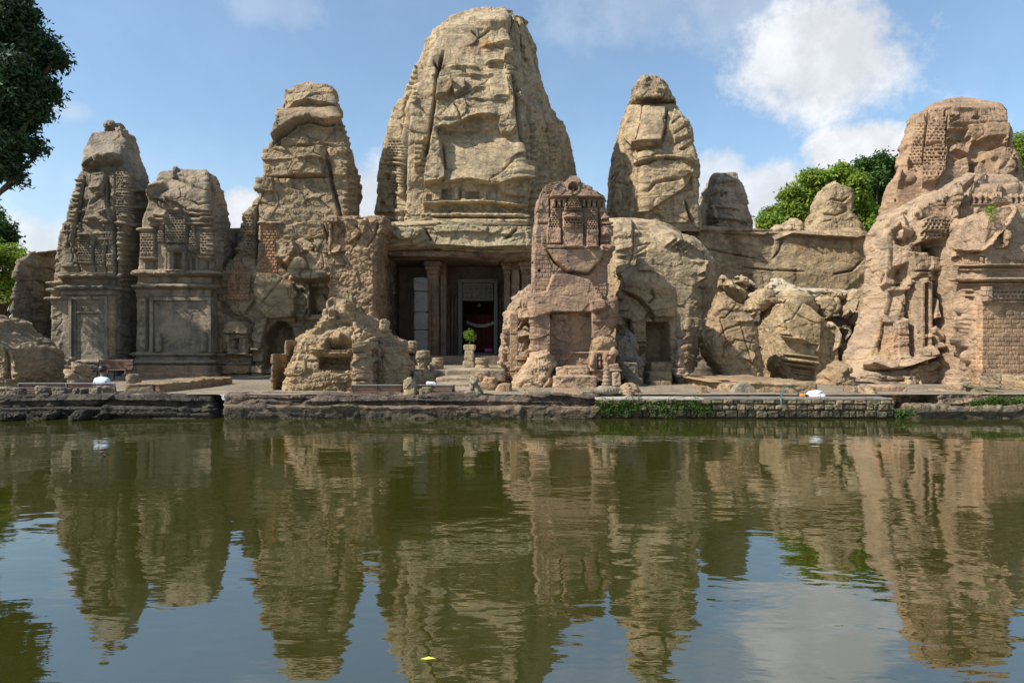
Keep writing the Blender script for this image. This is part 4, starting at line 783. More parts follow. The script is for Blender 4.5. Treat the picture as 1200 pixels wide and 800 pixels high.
rock('spire_body', [(738, 121.5), (784, 121), (789, 124), (794, 130), (798, 138), (802, 146), (806, 154), (808, 160), (810, 170), (813, 177), (815, 190), (818, 200), (818, 212), (817, 214), (819, 222), (819, 262), (820, 275), (712, 275), (712, 228), (713, 200), (714, 182), (717, 168), (720, 154), (724, 142), (729, 128), (733, 124)],
     42, 6, TAN, T4, ops, [(-1, 1), (-1, .3), (-.9, .2), (-.48, .04), (-.42, 0), (.78, 0), (.84, .03), (.9, .25), (1, .35), (1, 1)], sil=(.3, .3), nz=nzp(big=(.18, 2.6), fac=(.15, 1.8), crack=(.10, .03), strata=(.03, .7), fine=(.045, .3)), sp=.65, tintc=(1.0, .97, .95))
rock('cap_boulder', [(749, 91), (762, 90), (770, 91), (777, 94), (783, 100), (787, 107), (790, 114), (793, 121), (790, 124), (778, 121), (760, 124), (745, 121), (735, 119), (734, 114), (737, 108), (739, 100), (743, 94)], 42.9, 3.4, TAN, T4, [P([(745, 94), (772, 92), (782, 106), (776, 114), (750, 118), (738, 114)], .2), G([(738, 118), (755, 121), (782, 116)], .3, 7)], None, 3, (.4, .4), .65, nzp(big=(.15, 1.8), fac=(.18, .8)), .5, True, 1, 0, (.86, .85, .85))

# --- small spire stub behind ------------------------------------------------
o = rock('temple_spire', [(831, 204), (846, 203), (862, 203.5), (866, 207), (868, 213), (872, 220), (875, 230), (878, 243), (881, 256), (884, 275), (818, 275), (819, 240), (820, 224), (824, 212), (828, 208)], 46, 4.5, GREY, None,
     [K([(822, 216), (850, 213), (866, 214)], .25, 1.), P([(824, 248), (838, 238), (841, 256), (824, 256)], .35), G([(822, 247), (840, 242), (870, 247)], .25, 4), E(845, 228, 3, 3, -.3), E(851, 226, 2, 2, -.3), G([(838, 256), (860, 258), (880, 262)], .3, 4), M(818, 842, 259, 1.5, .3), M(818, 842, 264, 1.5, .3)], None, 4, (.3, .3), .7, nzp(big=(.2, 2), fac=(.2, 1.)), .5, False, 1, 0, (1.15, 1.1, 1.05))
tag(o, 'small stubby spire standing on the cliff top right of the boulder-capped spire', 'temple spire', TG)

# --- cliff -------------------------------------------------------------------
CF = nzp(big=(.3, 4.5), fac=(.07, 2.2), crack=(.05, .02), strata=(.08, .9), fine=(.03, .4)); CF['dip'] = .18
o = rock('cliff', [(790, 269), (808, 266), (905, 268), (912, 272), (1016, 272), (1022, 279), (1024, 300), (1024, 440), (790, 440)], 43.5, 6, TAN, None,
     [G([(905, 282), (925, 275), (962, 278), (1000, 280), (1017, 276)], .6, 4), K([(820, 290), (840, 294), (860, 298), (888, 303)], .2, .9), K([(870, 313), (905, 317), (940, 319)], .2, .9), K([(905, 305), (914, 292), (916, 280)], .2, 1.2), P([(908, 278), (925, 276), (1016, 282), (1014, 318), (985, 345), (915, 340), (905, 310)], .18, 5), K([(975, 322), (995, 318), (1008, 306)], .25, 1.1), K([(950, 290), (965, 300)], .1, .9),
      CT([(850, 270), (868, 270), (884, 330), (868, 332)], (.72, .66, .6), 4), CT([(928, 283), (948, 285), (944, 292), (934, 294)], (.75, .65, .6), 2), CT([(925, 308), (934, 318), (934, 340), (928, 340)], (.7, .66, .62), 2), CT([(842, 285), (850, 283), (856, 320), (846, 322)], (.8, .74, .68), 3), P([(790, 268), (830, 266), (880, 268), (905, 270), (895, 276), (830, 272)], .3)],
     None, 9, (.08, .08), .65, CF, .15, False, 1, 0, (.96, .93, .9), cap=.004)
tag(o, 'broad smooth cliff face closing the right half of the temple above the fallen blocks', 'cliff')
o = rock('cliff_peak', [(962, 213), (975, 212), (986, 215), (999, 221), (1001, 228), (999, 240), (1000, 249), (1006, 258), (1013, 266), (1020, 272), (1016, 278), (990, 280), (960, 279), (920, 277), (908, 276), (925, 268), (936, 262), (942, 255), (944, 247), (950, 243), (951, 232), (954, 222), (957, 216)], 44, 3.5, TAN, None,
     [K([(960, 236), (975, 233), (988, 236), (996, 230)], .2, 1.), K([(960, 250), (980, 252), (994, 246)], .2, 1.), K([(955, 262), (975, 258)], .12, 1), G([(930, 272), (970, 276), (1012, 272)], .4, 6)], None, 6, (.3, .3), .65, nzp(big=(.1, 2.), fac=(.13, 1.4), crack=(.08, .03), strata=(.03, .6)), .25, True, 1, 0, (.95, .93, .9))
tag(o, 'jagged rock peak standing on the cliff in front of the trees', 'rock')
tag(rock('rounded_rock', [(912, 266), (916, 259), (926, 256), (936, 257), (943, 262), (946, 272), (908, 272)], 45, 2.5, TAN, None, (), None, 3, (.4, .4), .8, nzp(), .5), 'low rounded rock on the cliff top left of the jagged peak', 'rock')
tag(rock('cliff_rubble', [(896, 270), (905, 266), (916, 265), (935, 265), (940, 268), (938, 274), (896, 274)], 43.6, 2, TAN, None, (), None, 3, (.4, .4), .8, nzp(fac=(.15, .5)), .5), 'narrow shelf of pale loose stone on the cliff top below the rounded rock', 'rock')

# --- big bulging slab below spire 4 -----------------------------------------
ops = [B(741, 262, 762, 266.5, -.35), B(741, 269, 762, 272, -.35), B(741, 275, 762, 278, -.35), K([(741, 260), (741, 300), (735, 315)], .15, 1.2)]
for k in range(5): ops.append(G([(777+k*6, 291+k*2), (783+k*6, 287+k), (792+k*5, 281+k*2)], .22, 4))
ops += [K([(716, 305), (730, 303), (745, 298), (760, 288)], .12, 1.1), K([(722, 278), (730, 276)], .2, 1.2), G([(815, 323), (822, 318), (824, 305)], .3, 4), G([(817, 330), (824, 325), (828, 320)], .3, 4), K([(818, 336), (826, 340), (830, 328)], .2, 1), G([(808, 306), (815, 310), (822, 308)], .15, 4), K([(742, 290), (752, 287), (762, 286)], .15, 1), G([(718, 300), (738, 302), (758, 296)], .15, 5), CALM([(760, 310), (810, 315), (812, 380), (780, 380)], .5), P([(716, 260), (741, 260), (741, 292), (716, 298)], .25)]
o = rock('bulging_slab', [(704, 259), (745, 258.5), (765, 262), (783, 267), (792, 272), (800, 277), (812, 281), (821, 288), (830, 300), (836, 310), (841, 322), (843, 336), (841, 352), (836, 372), (832, 460), (704, 460)], 34.5, 7, TAN, None, ops,
     [(-1, 1), (-1, .05), (-.95, 0), (.2, 0), (.45, .04), (.65, .12), (.8, .22), (.92, .38), (1, .6), (1, 1)], 4, (.03, .5), .62, nzp(big=(.16, 3), fac=(.10, 1.5), crack=(.09, .03), strata=(.03, .7), fine=(.045, .3)), .4)
tag(o, 'large bulging rock slab with curved fracture lines below the boulder-capped spire', 'rock')

# --- rock-cut shrine right of the pillar -------------------------------------
o = thing('rock_shrine', 760, 458, 30, 'orange-tan rock shrine with a square doorway and steps right of the medallion pillar', 'rock shrine'); RSH = o
ops = [B(757.5, 377, 783, 425, -1.5, 1.), B(759, 406, 782, 408, -.6), P([(730, 376), (738, 374), (738, 414), (730, 412)], -.8), K([(719, 338), (732, 342), (748, 350), (760, 364), (768, 378)], .4, 1.2), P([(718, 320), (742, 317), (765, 324), (786, 340), (788, 372), (762, 372), (750, 352), (730, 340), (718, 338)], .35), K([(762, 340), (766, 350), (758, 356)], .3, 1.5), P([(716, 342), (735, 346), (748, 362), (756, 378), (756, 410), (745, 412), (740, 375), (722, 368)], .15),
       B(784, 380, 790, 422, .15), E(794, 402, 5, 5, .3), E(795, 393, 4, 4, .25), B(741, 378, 748, 414, .1), M(741, 757, 400, 1.5, .2), M(741, 757, 405, 1.5, .2), P([(790, 335), (796, 360), (797, 395), (790, 360)], -.4), G([(738, 376), (745, 378), (756, 372)], .2, 4), P([(718, 372), (730, 368), (728, 380), (718, 384)], .3)]
rock('shrine_body', [(717, 317), (740, 315), (748, 313), (764, 313), (767, 320), (775, 326), (785, 334), (791, 342), (793, 356), (796, 372), (798, 392), (799, 410), (802, 430), (806, 465), (713, 465), (714, 400), (715, 345)], 28.8, 4, PINK, RSH, ops, None, 5, (.1, .15), .55, nzp(big=(.15, 1.6), fac=(.15, 1.1), crack=(.10, .04), strata=(.03, .35), fine=(.045, .22)), .4, False, 1, 0, (.98, .98, .88))
rock('door_recess', [(755, 374), (785, 374), (785, 430), (755, 430)], 30.6, .3, BROWN, RSH, (), None, 12, (.1, .1), 1.2, nzp(), .1)
stone('top_block', 742, 302, 766, 317, 28.9, 1.5, GOLD, RSH, 5, .5, .7, [P([(742, 313), (765, 312), (765, 317), (742, 317)], .15)])
for k, (x0, x1, y0) in enumerate(((757, 790, 425), (755, 787.5, 436), (756, 787.5, 446.5))):
    stone('step', x0, y0, x1, y0+12, 27.6-k*.7, 1.2, GOLD, RSH, 16, .35, .8, (), (.95, .9, .8))
tag(rock('leaning_slab', [(790, 404), (796, 402), (803, 420), (807, 462), (788, 462), (787, 425)], 27.2, 1.2, PINK, None, (), None, 5, (.2, .2), .7, BN, .3, False), 'narrow reddish slab leaning right of the rock shrine steps', 'rock')
tag(rock('dark_boulder', [(718, 398), (735, 386), (744, 394), (748, 410), (752, 425), (752, 462), (716, 462), (716, 410)], 26.6, 1.6, GREY, None, (), None, 4, (.3, .3), .7, BN, .5, False, 1, 0, (.9, .88, .9)), 'grey block pile between the medallion pillar and the rock shrine door', 'rock')
# niche fragment with small figures
ff = stone('carved_fragment', 690, 412, 722, 446, 24.9, 1., PINK, None, 8, .5, .55, [B(692, 416, 697, 433, .1), B(700, 415, 706, 433, -.15), E(703, 420, 2, 2.3, .2), E(703, 427, 2.3, 5, .2), B(708, 414, 712, 434, .12, c=(1.1, .85, .82)), E(714, 420, 3, 3, .2), E(718, 414, 4, 4, .25), E(695, 425, 2, 5, .15), ML([(690, 434), (722, 434)], 1.2, .12), P([(712, 428), (722, 425), (722, 436), (712, 438)], .25)], (1.05, .98, .95))
tag(ff, 'broken carved fragment with small figures at the right foot of the medallion pillar', 'carved stone')
tag(rock('rounded_block', [(696, 392), (702, 390), (712, 391), (719, 396), (722, 404), (722, 418), (692, 418), (692, 398)], 25.5, 1.2, GOLD, None, (), None, 4, (.3, .3), .6, BN, .4, True, .6, 0, (1.05, 1., .95)), 'smooth rounded block sitting above the carved fragment of figures', 'rock')

# --- fallen boulders on the right ---------------------------------------------
def boulder(label, poly, d, D, mat, ops=(), e=3.4, amp=1., tc_=None, nz_=None, sp=.65, plan=None, sil=None, closed=True, name='boulder', tp=.5):
    return tag(rock(name, poly, d, D, mat, None, ops, plan, e, sil or (.25, .25), sp, nz_ or nzp(big=(.12, 1.5), fac=(.15, 1.0), crack=(.07, .03), strata=(.02, .4), fine=(.04, .22)), tp, closed, amp, 0, tc_), label, 'boulder', 'fallen blocks')
boulder('tall upright tan slab with a net of cracks, leaning right of the rock shrine', [(841, 342), (846, 342), (852, 347), (860, 353), (868, 362), (878, 370), (884, 380), (888, 392), (891, 402), (893, 420), (893, 450), (838, 450), (836, 440), (832, 430), (822, 414), (818, 404), (819, 392), (824, 382), (828, 368), (834, 352)], 28.6, 2.2, GOLD,
        [CALM([(835, 350), (870, 370), (890, 440), (838, 440), (828, 390)], .55), P([(819, 392), (828, 385), (833, 402), (832, 425), (820, 408)], -.3), K([(842, 395), (852, 385), (868, 380)], .15, 1), K([(834, 372), (850, 372), (862, 358)], .12, .9), K([(850, 410), (862, 398), (884, 402)], .12, 1), K([(845, 425), (852, 400), (846, 380), (838, 365)], .12, .9), G([(872, 418), (880, 424), (886, 412)], .2, 5), G([(862, 376), (876, 378), (882, 374)], .2, 4), E(852, 405, 6, 5, -.2), K([(866, 372), (872, 395), (880, 420)], .1, .9)], 5, 1, (1.04, .98, .92), nzp(big=(.12, 1.5), fac=(.13, .7), crack=(.14, .05), strata=(0, 1), fine=(.04, .22)), tp=.2)
ops = [P([(893, 355), (904, 350), (915, 356), (908, 372), (895, 370)], .35), B(894, 373, 903, 386, .2), B(896, 374, 898, 385, .2), K([(906, 372), (905, 388)], .3, 1.2), B(908, 374, 922, 387, .1), B(911, 375, 913, 386, -.25), B(916, 376, 918, 387, -.25), ML([(890, 388), (905, 390), (925, 392)], 1.8, .35), ML([(890, 392), (918, 394), (945, 399)], 1.3, .2), G([(889, 393), (915, 396), (945, 402)], .3, 4),
       ML([(890, 408), (920, 414), (956, 419)], 1.6, .3), ML([(890, 414), (920, 420), (957, 425)], 2.2, .45), ML([(889, 420), (925, 426), (957, 430)], 1.3, .3), K([(889, 425), (925, 431), (955, 434)], .35, 1.6), ML([(889, 430), (925, 437), (952, 440)], 1.5, .15), ML([(890, 438), (925, 444)], 1.5, .15), P([(960, 372), (985, 380), (984, 425), (962, 442), (955, 430), (962, 405)], -.35, 2), CALM([(892, 345), (985, 360), (985, 440), (892, 440)], .45)]
ops += [P([(905, 350), (935, 356), (972, 382), (962, 402), (930, 392), (908, 378)], .12, 1.5, (.004, -.008)), K([(918, 352), (930, 368), (955, 380)], .1, .8), P([(893, 395), (960, 404), (958, 418), (893, 410)], -.15), P([(893, 428), (955, 434), (950, 455), (893, 450)], -.35), K([(938, 358), (928, 374), (912, 380)], .08, .8)]
boulder('huge fallen block with carved mouldings and tiny pillars, right of the cracked slab', [(893, 356), (903, 349), (912, 352), (930, 356), (950, 366), (966, 374), (974, 382), (978, 394), (984, 406), (985, 420), (980, 430), (968, 440), (955, 455), (910, 455), (895, 445), (889, 430), (888, 400), (890, 372)], 29.6, 3.6, TAN, ops, 6, 1, (.93, .90, .84), nzp(big=(.14, 2), fac=(.10, 1.), crack=(.05, .03), strata=(0, 1), fine=(.04, .25)), .55, tp=.2)
boulder('pale flat-topped block wedged against the bulging slab', [(840, 325), (846, 323), (858, 328), (872, 337), (878, 345), (872, 356), (862, 352), (850, 342), (841, 334)], 32.5, 2, TAN, (), 4, .8, (1.05, 1.02, .98))
boulder('small angular stone above the flat-topped block', [(858, 323), (870, 322), (877, 326), (879, 336), (870, 336), (860, 330)], 33.2, 1.4, TAN, (), 3.5, .8)
boulder('low grey stone at the foot of the cliff beside the angular stone', [(876, 328), (888, 336), (888, 341), (876, 340)], 33.5, 1.2, GREY, (), 3, .7)
boulder('rough grey rock under the cliff above the carved fallen block', [(872, 352), (878, 342), (892, 336), (908, 342), (908, 352), (895, 362), (880, 370), (872, 362)], 31.4, 2.2, TAN, (), 3.5, 1, (.98, .96, .92))
boulder('long crumbling pale rock along the foot of the cliff', [(896, 334), (906, 328), (920, 330), (935, 336), (955, 340), (985, 340), (1000, 344), (1000, 352), (960, 352), (920, 348), (898, 342)], 34., 2.2, PALE, (), 3.5, 1, (.95, .93, .92), nzp(fac=(.16, .35), big=(.12, .8)))
boulder('long smooth rounded rock lying behind the carved fallen block', [(906, 346), (915, 342), (935, 342), (955, 348), (960, 362), (955, 374), (938, 370), (918, 362), (907, 354)], 31., 2.2, TAN, (CALM([(906, 342), (960, 348), (955, 372), (910, 360)], .5),), 3.2, .8, (1.03, 1.02, .98))
boulder('oval boulder between the long smooth rock and the dark hollow', [(952, 350), (962, 345), (975, 347), (982, 358), (977, 370), (968, 376), (957, 374), (952, 364)], 30.7, 1.8, TAN, (), 3, .8, (.97, .95, .9))
boulder('flat block tucked beneath the right end of the cliff', [(964, 341), (978, 340), (986, 345), (984, 360), (975, 368), (966, 354)], 32.4, 1.6, TAN, (), 4, .9)
boulder('upright rounded block under the lower right end of the cliff', [(988, 342), (1000, 338), (1006, 342), (1004, 356), (996, 372), (987, 372), (984, 356)], 33, 2, TAN, (), 3.6, .9)
boulder('brown rock squeezed between the cliff end and the right temple', [(1002, 344), (1012, 334), (1016, 345), (1014, 380), (998, 378), (1000, 360)], 32, 2, GOLD, (), 3.4, .9)
boulder('diamond-shaped leaning boulder right of the carved fallen block', [(972, 378), (981, 384), (987, 393), (985, 402), (976, 412), (970, 400)], 29.3, 1.2, TAN, (), 3, .8)
boulder('small square boulder in the dark gap beside the right temple', [(981, 384), (996, 383), (999, 392), (992, 398), (984, 394)], 30.8, 1.2, GREY, (), 4, .8)
boulder('round boulder low in the dark gap beside the right temple', [(983, 408), (992, 402), (999, 408), (998, 428), (988, 430), (982, 420)], 29.6, 1.4, GOLD, (), 3, .8)
boulder('reddish mound of cobbles left of the right temple steps', [(962, 438), (970, 430), (982, 427), (996, 428), (1000, 440), (1000, 468), (952, 468), (955, 450)], 25.5, 1.8, GOLD, (), 3.2, 1., (1.02, .95, .88), nzp(big=(.1, 1), fac=(.2, .5), crack=(.2, .08), strata=(0, 1)))
boulder('flat rocky mass behind the fallen blocks, coloured dark as if in shade', [(800, 380), (1000, 370), (1005, 470), (795, 470)], 34.5, 2.5, DARK, (), 6, 1, None, None, 1.4)  # backing rock; shade between the blocks is put into its dark colour

# --- right temple --------------------------------------------------------------
RT = thing('ruined_temple', 1110, 455, 30, 'massive pinkish ruined temple with pitted grille walls filling the right side', 'temple ruin')
ops = [L_(0, 0, 0, 0, 5, 3.6, .11, 1, [(1066, 138), (1088, 130), (1108, 130), (1108, 170), (1104, 190), (1084, 196), (1062, 196), (1054, 186), (1058, 160)]), K([(1070, 138), (1063, 180)], .3, .9, 1), K([(1088, 132), (1084, 160), (1081, 192)], .3, .9, 1), K([(1109, 140), (1108, 180), (1106, 205)], .3, .9), 
       P([(1083, 178), (1100, 176), (1108, 186), (1107, 205), (1095, 216), (1081, 220)], .45, 1.4, c=(.88, .86, .85)), L_(0, 0, 0, 0, 5, 3.6, .11, 0, [(1083, 180), (1106, 178), (1106, 204), (1095, 214), (1082, 218)]), K([(1084, 171), (1100, 168), (1108, 172)], .4, 1.2),
       G([(1102, 129), (1130, 130), (1160, 131)], .25, 4), ML([(1102, 132), (1150, 132)], 1.2, .15), B(1110, 138, 1176, 146, .2), ML([(1108, 146.5), (1178, 147)], .9, .15), P([(1108, 152), (1134, 152), (1132, 162), (1110, 161)], -.4), P([(1132, 148), (1178, 148), (1176, 172), (1150, 166), (1140, 158)], .25, 2), K([(1110, 150), (1140, 147)], .1, .8), E(1141, 141, 5, 2.5, -.3), P([(1110, 138), (1122, 142), (1112, 147)], -.2),
       P([(1110, 163), (1138, 160), (1136, 182), (1118, 190), (1110, 186)], -.4, 3), P([(1117, 170), (1134, 176), (1132, 182), (1116, 176)], .5), P([(1140, 166), (1172, 164), (1170, 175), (1152, 182), (1140, 205), (1134, 186)], -.5, 4), P([(1150, 176), (1178, 178), (1184, 205), (1172, 212), (1160, 208)], .4, 2), P([(1134, 188), (1162, 190), (1162, 208), (1136, 206)], -.2, 3), K([(1133, 185), (1136, 200), (1134, 208)], .35, 1.6),
       L_(0, 0, 0, 0, 4.5, 3.4, .16, 0, [(1168, 168), (1180, 160), (1192, 200), (1180, 196), (1170, 180)]), K([(1178, 150), (1184, 185), (1190, 205)], .2, 1), E(1062, 190, 5, 6, .4), P([(1052, 178), (1058, 176), (1066, 196), (1056, 204)], .3), P([(1040, 206), (1054, 206), (1060, 212), (1048, 226), (1036, 222)], .4, 2), P([(1036, 228), (1046, 225), (1050, 236), (1036, 240)], -.5), E(1062, 210, 12, 7, .35), P([(1042, 210), (1048, 206), (1047, 216), (1041, 218)], -.3), CT([(1050, 220), (1078, 214), (1080, 236), (1052, 240)], (.82, .78, .75), 4)]
ops += [B(x, y, x+7, y+2.5, .18) for x, y in ((1046, 198), (1056, 200), (1066, 199), (1052, 206), (1048, 192))]
rock('upper_spire', [(1100, 119), (1112, 116.5), (1124, 117), (1134, 119), (1148, 121), (1160, 123), (1172, 126), (1176, 131), (1178, 142), (1182, 160), (1187, 178), (1192, 196), (1197, 208), (1200, 222), (1204, 270), (1030, 270), (1033, 245), (1034, 232), (1036, 223), (1040, 213), (1046, 206), (1050, 198), (1051, 188), (1055, 174), (1059, 160), (1063, 148), (1068, 137), (1073, 131), (1082, 127), (1090, 123)],
     34, 8.5, PINK, RT, ops, [(.15, 1), (-.45, .55), (-1, .22), (-.95, .12), (-.6, .02), (-.45, 0), (.66, 0), (.76, .05), (.9, .2), (1, .35), (.6, 1)], sil=(.35, .3), nz=nzp(big=(.16, 2.8), fac=(.13, 1.5), crack=(.10, .03), strata=(.04, .6), fine=(.045, .3)), sp=.62, tintc=(.92, .86, .82))
ops = [CALM([(1108, 208), (1280, 208), (1280, 330), (1112, 330)], .35), G([(1034, 248), (1050, 240), (1080, 222), (1105, 210)], .2, 5), P([(1085, 225), (1108, 214), (1108, 242), (1084, 244)], .15), L_(0, 0, 0, 0, 6, 4, .14, 0, [(1088, 226), (1106, 218), (1106, 240), (1086, 242)]), K([(1105.5, 225), (1105.5, 243)], .3, .8),
       P([(1112, 218), (1130, 212), (1140, 214), (1124, 228), (1114, 250), (1110, 290), (1108, 300), (1108, 240)], .3)]
for y in range(218, 330, 6): ops += [B(1110, y, 1122-(y % 4), y+4, .18)]
ops += [ML([(1123+k*3, 262), (1124+k*3, 240-k), (1136+k*2, 226-k*2), (1150, 221-k*2)], 1.1, .12) for k in range(4)]
ops += [P([(1148, 212), (1180, 214), (1196, 224), (1190, 230), (1140, 224)], .3, 2), ML([(1138, 228), (1198, 229)], 1.2, .22), B(1136, 230, 1198, 241, -.12), ML([(1136, 242), (1198, 242)], 1.3, .2), B(1133, 244, 1160, 252, .12)]
for x in (1137, 1144, 1150, 1180, 1187, 1193): ops += [B(x, 231, x+4, 240, .2), E(x+2, 233, 1.3, 1.4, .08)]
ops += gable(1158, 227, 1176, 242, .25)+gable(1133, 246, 1144, 268, .25)
ops += [P([(1070, 263), (1080, 258), (1100, 256), (1108, 264), (1108, 288), (1090, 290), (1078, 282), (1068, 288)], .65, 1.5, c=(.9, .88, .86)), L_(0, 0, 0, 0, 5, 3.6, .11, 0, [(1070, 264), (1106, 262), (1108, 288), (1068, 288)]), P([(1080, 284), (1094, 282), (1104, 290), (1098, 303), (1082, 300)], -.7, 3), L_(1066, 268, 1076, 300, 4.5, 3.4, .15),
        P([(1052, 262), (1062, 258), (1066, 270), (1060, 282), (1048, 280), (1042, 272)], .35, 3), P([(1048, 275), (1058, 268), (1068, 282), (1058, 290), (1050, 286)], -.35, 2), E(1060, 276, 7, 5, .3), K([(1050, 242), (1046, 256), (1040, 275)], .25, 2), K([(1066, 236), (1060, 255)], .25, 2), P([(1068, 244), (1108, 243), (1108, 256), (1075, 257)], .12, c=(1.05, 1, .96)),
        P([(1018, 262), (1040, 256), (1046, 300), (1040, 330), (1018, 340)], .25, 3), CALM([(1018, 262), (1046, 262), (1046, 340), (1016, 350)], .6), P([(1063, 296), (1100, 298), (1108, 308), (1108, 318), (1066, 318)], .35, 2), P([(1047, 314), (1064, 308), (1068, 322), (1062, 334), (1040, 336)], -.7, 2), G([(1038, 336), (1050, 330), (1066, 334), (1066, 340)], .3, 3), B(1085, 318, 1088, 330, .2), B(1068, 320, 1085, 326, .3),
        K([(1016, 338), (1022, 330), (1028, 322)], .3, 1.2), P([(1040, 342), (1066, 340), (1068, 372), (1048, 378), (1034, 364)], -.25, 3), P([(1066, 332), (1071, 331), (1071, 418), (1066, 418)], -.5), B(1069, 330, 1078, 418, .12), B(1079, 330, 1083, 418, .3, c=(1.1, 1.05, 1)), B(1084, 332, 1092, 380, .08), P([(1092, 330), (1110, 326), (1110, 418), (1100, 416), (1095, 392), (1090, 360)], -1.0, 1.4),
        P([(1090, 350), (1097, 350), (1096, 372), (1084, 376)], .4), P([(1080, 386), (1088, 382), (1094, 388), (1098, 410), (1090, 408)], .5, 2), B(1072, 392, 1082, 396, .3), E(1080, 412, 9, 7, .35), E(1090, 408, 6, 6, .3),
        B(1111, 328, 1117, 428, .45, c=(1.06, 1.02, 1)), B(1119, 330, 1124, 425, .45), L_(1111, 345, 1117, 395, 6, 7, .05), K([(1118, 330), (1118, 428)], .25, .8), 
        P([(1022, 375), (1026, 372), (1031, 382), (1030, 408), (1020, 402)], -.3), B(1029, 378, 1046, 412, -.2, 2), CT([(1034, 394), (1056, 386), (1062, 408), (1048, 420), (1034, 418)], (1.0, .88, .82), 4), CT([(1018, 372), (1024, 372), (1020, 405), (1013, 408)], (1.05, .85, .8), 3), CT([(1020, 385), (1034, 380), (1036, 418), (1020, 412)], (1.02, .96, .72), 4), B(1052, 372, 1064, 392, .1), B(1052, 394, 1063, 420, .08), K([(1065, 340), (1065, 418)], .35, 1.2),
        G([(1008, 428), (1025, 432), (1050, 432), (1065, 426), (1085, 419), (1102, 412)], .75, 5), K([(1008, 431), (1030, 434), (1062, 430), (1085, 424), (1100, 416)], .35, 1.6), B(1010, 440, 1053, 446, .3), B(1004, 447, 1053, 452, .45), B(1053, 441, 1062, 456, .6), P([(1062, 434), (1072, 430), (1075, 460), (1062, 462)], .3), G([(1082, 436), (1092, 430), (1100, 426)], .4, 6),
        E(1125, 415, 5, 6, .3), E(1134, 420, 5, 6, .3), E(1126, 425, 4, 5, .2)]
rock('lower_body', [(1122, 208), (1132, 206), (1148, 207), (1160, 209), (1172, 212), (1182, 214), (1192, 220), (1200, 228), (1280, 240), (1280, 480), (962, 480), (970, 458), (978, 440), (986, 425), (994, 412), (999, 400), (1002, 388), (1006, 372), (1011, 355), (1014, 335), (1016, 310), (1017, 292), (1016, 280), (1020, 270), (1026, 262), (1032, 254), (1042, 246), (1056, 237), (1072, 227), (1084, 220), (1096, 214), (1108, 210)],
     27.5, 8, PINK, RT, ops, [(-.2, 1), (-.68, .5), (-1, .20), (-.97, .11), (-.9, .05), (-.8, 0), (1, 0), (1, 1)], sil=(.3, .1), nz=nzp(big=(.18, 2.6), fac=(.14, 1.4), crack=(.10, .04), strata=(.03, .45), fine=(.05, .3)), sp=.6, tp=.35)
ops = [P([(1150, 246), (1172, 244), (1160, 268), (1150, 290), (1100, 292), (1128, 264)], .0), CALM([(1115, 244), (1170, 244), (1152, 292), (1085, 292)], .2, 2)]
fr_ = [B(1080, 290, 1152, 294, .25, w=1), ML([(1080, 295), (1152, 293)], 1.5, .2, 1)]
for x in range(1092, 1150, 8): fr_ += [B(x, 297, x+4, 309, .12, w=1), B(x+4.5, 300, x+7.5, 309, -.15, w=1)]
ops += fr_+[ML([(1080, 311), (1290, 311)], 1.6, .3, 1), ML([(1080, 316), (1290, 316)], 1.2, .15, 1), ML([(1080, 328), (1290, 328)], 2.6, .4, 1), ML([(1080, 333), (1290, 333)], 1.2, .2, 1), B(1158, 339, 1290, 351, .1), L_(1158, 340, 1290, 351, 5, 5, .08), B(1152, 336, 1158, 353, .25), ML([(1150, 354), (1290, 354)], 1.3, .12), B(1100, 322, 1152, 327, .1, w=1),
        BR([(1136, 356), (1290, 352), (1290, 450), (1090, 450), (1120, 420), (1134, 400)], 9, 5.2, .018, (1.18, 1.08, 1.0), (.72, .68, .64), 1), CT([(1172, 354), (1220, 352), (1220, 392), (1190, 382)], (.72, .74, .76), 6), CT([(1100, 340), (1150, 345), (1150, 450), (1120, 430)], (1.22, 1.2, 1.18), 4),  # left face tinted paler to carry its sunlight; the grey patch is stain
        P([(1090, 350), (1118, 350), (1122, 372), (1108, 400), (1090, 420)], .35, 2, w=1), E(1114, 360, 8, 8, .3, 1), E(1110, 378, 6, 8, .25, 1), E(1106, 400, 7, 8, .3, 1), E(1112, 418, 8, 8, .3, 1), ML([(1104, 340), (1124, 340)], 1.5, .25, 1), ML([(1104, 346), (1124, 346)], 1.5, .25, 1)]
rock('carved_wing', [(1160, 246), (1180, 243), (1300, 243), (1300, 468), (1147, 468), (1148, 350), (1149, 300), (1149, 292), (1152, 270), (1155, 254)],
     24.9, 6, PINK, RT, ops, [(-1, 1), (-1, .42), (-.997, .40), (-.99, .24), (-1, .22), (-1, .02), (-.99, 0), (1, 0), (1, 1)], sil=('fixed',), nz=nzp(big=(.06, 2), fac=(.06, .9), crack=(.05, .04), strata=(.0, .5), fine=(.03, .2)), sp=.55, tp=.12, tintc=(.98, .95, .93))
for x0, x1, y0, y1, c_ in ((1068, 1077, 331, 420, 1.), (1078.5, 1084, 331, 420, 1.12), (1111, 1118, 328, 424, 1.1), (1119.5, 1125, 331, 424, 1.05)):
    stone('pilaster', x0, y0, x1, y1, 27.15, 1.2, PINK, RT, 12, .3, .7, [L_(x0+1, y0+5, x1-1, y1-8, 5, 6, .03)], (c_, c_*.97, c_*.94))
for x0, x1, y in ((1066, 1086, 326), (1108, 1127, 323), (1066, 1086, 421), (1109, 1127, 425)):
    stone('pilaster_cap', x0, y, x1, y+5, 27.0, 1.3, PINK, RT, 6, .4, .7)
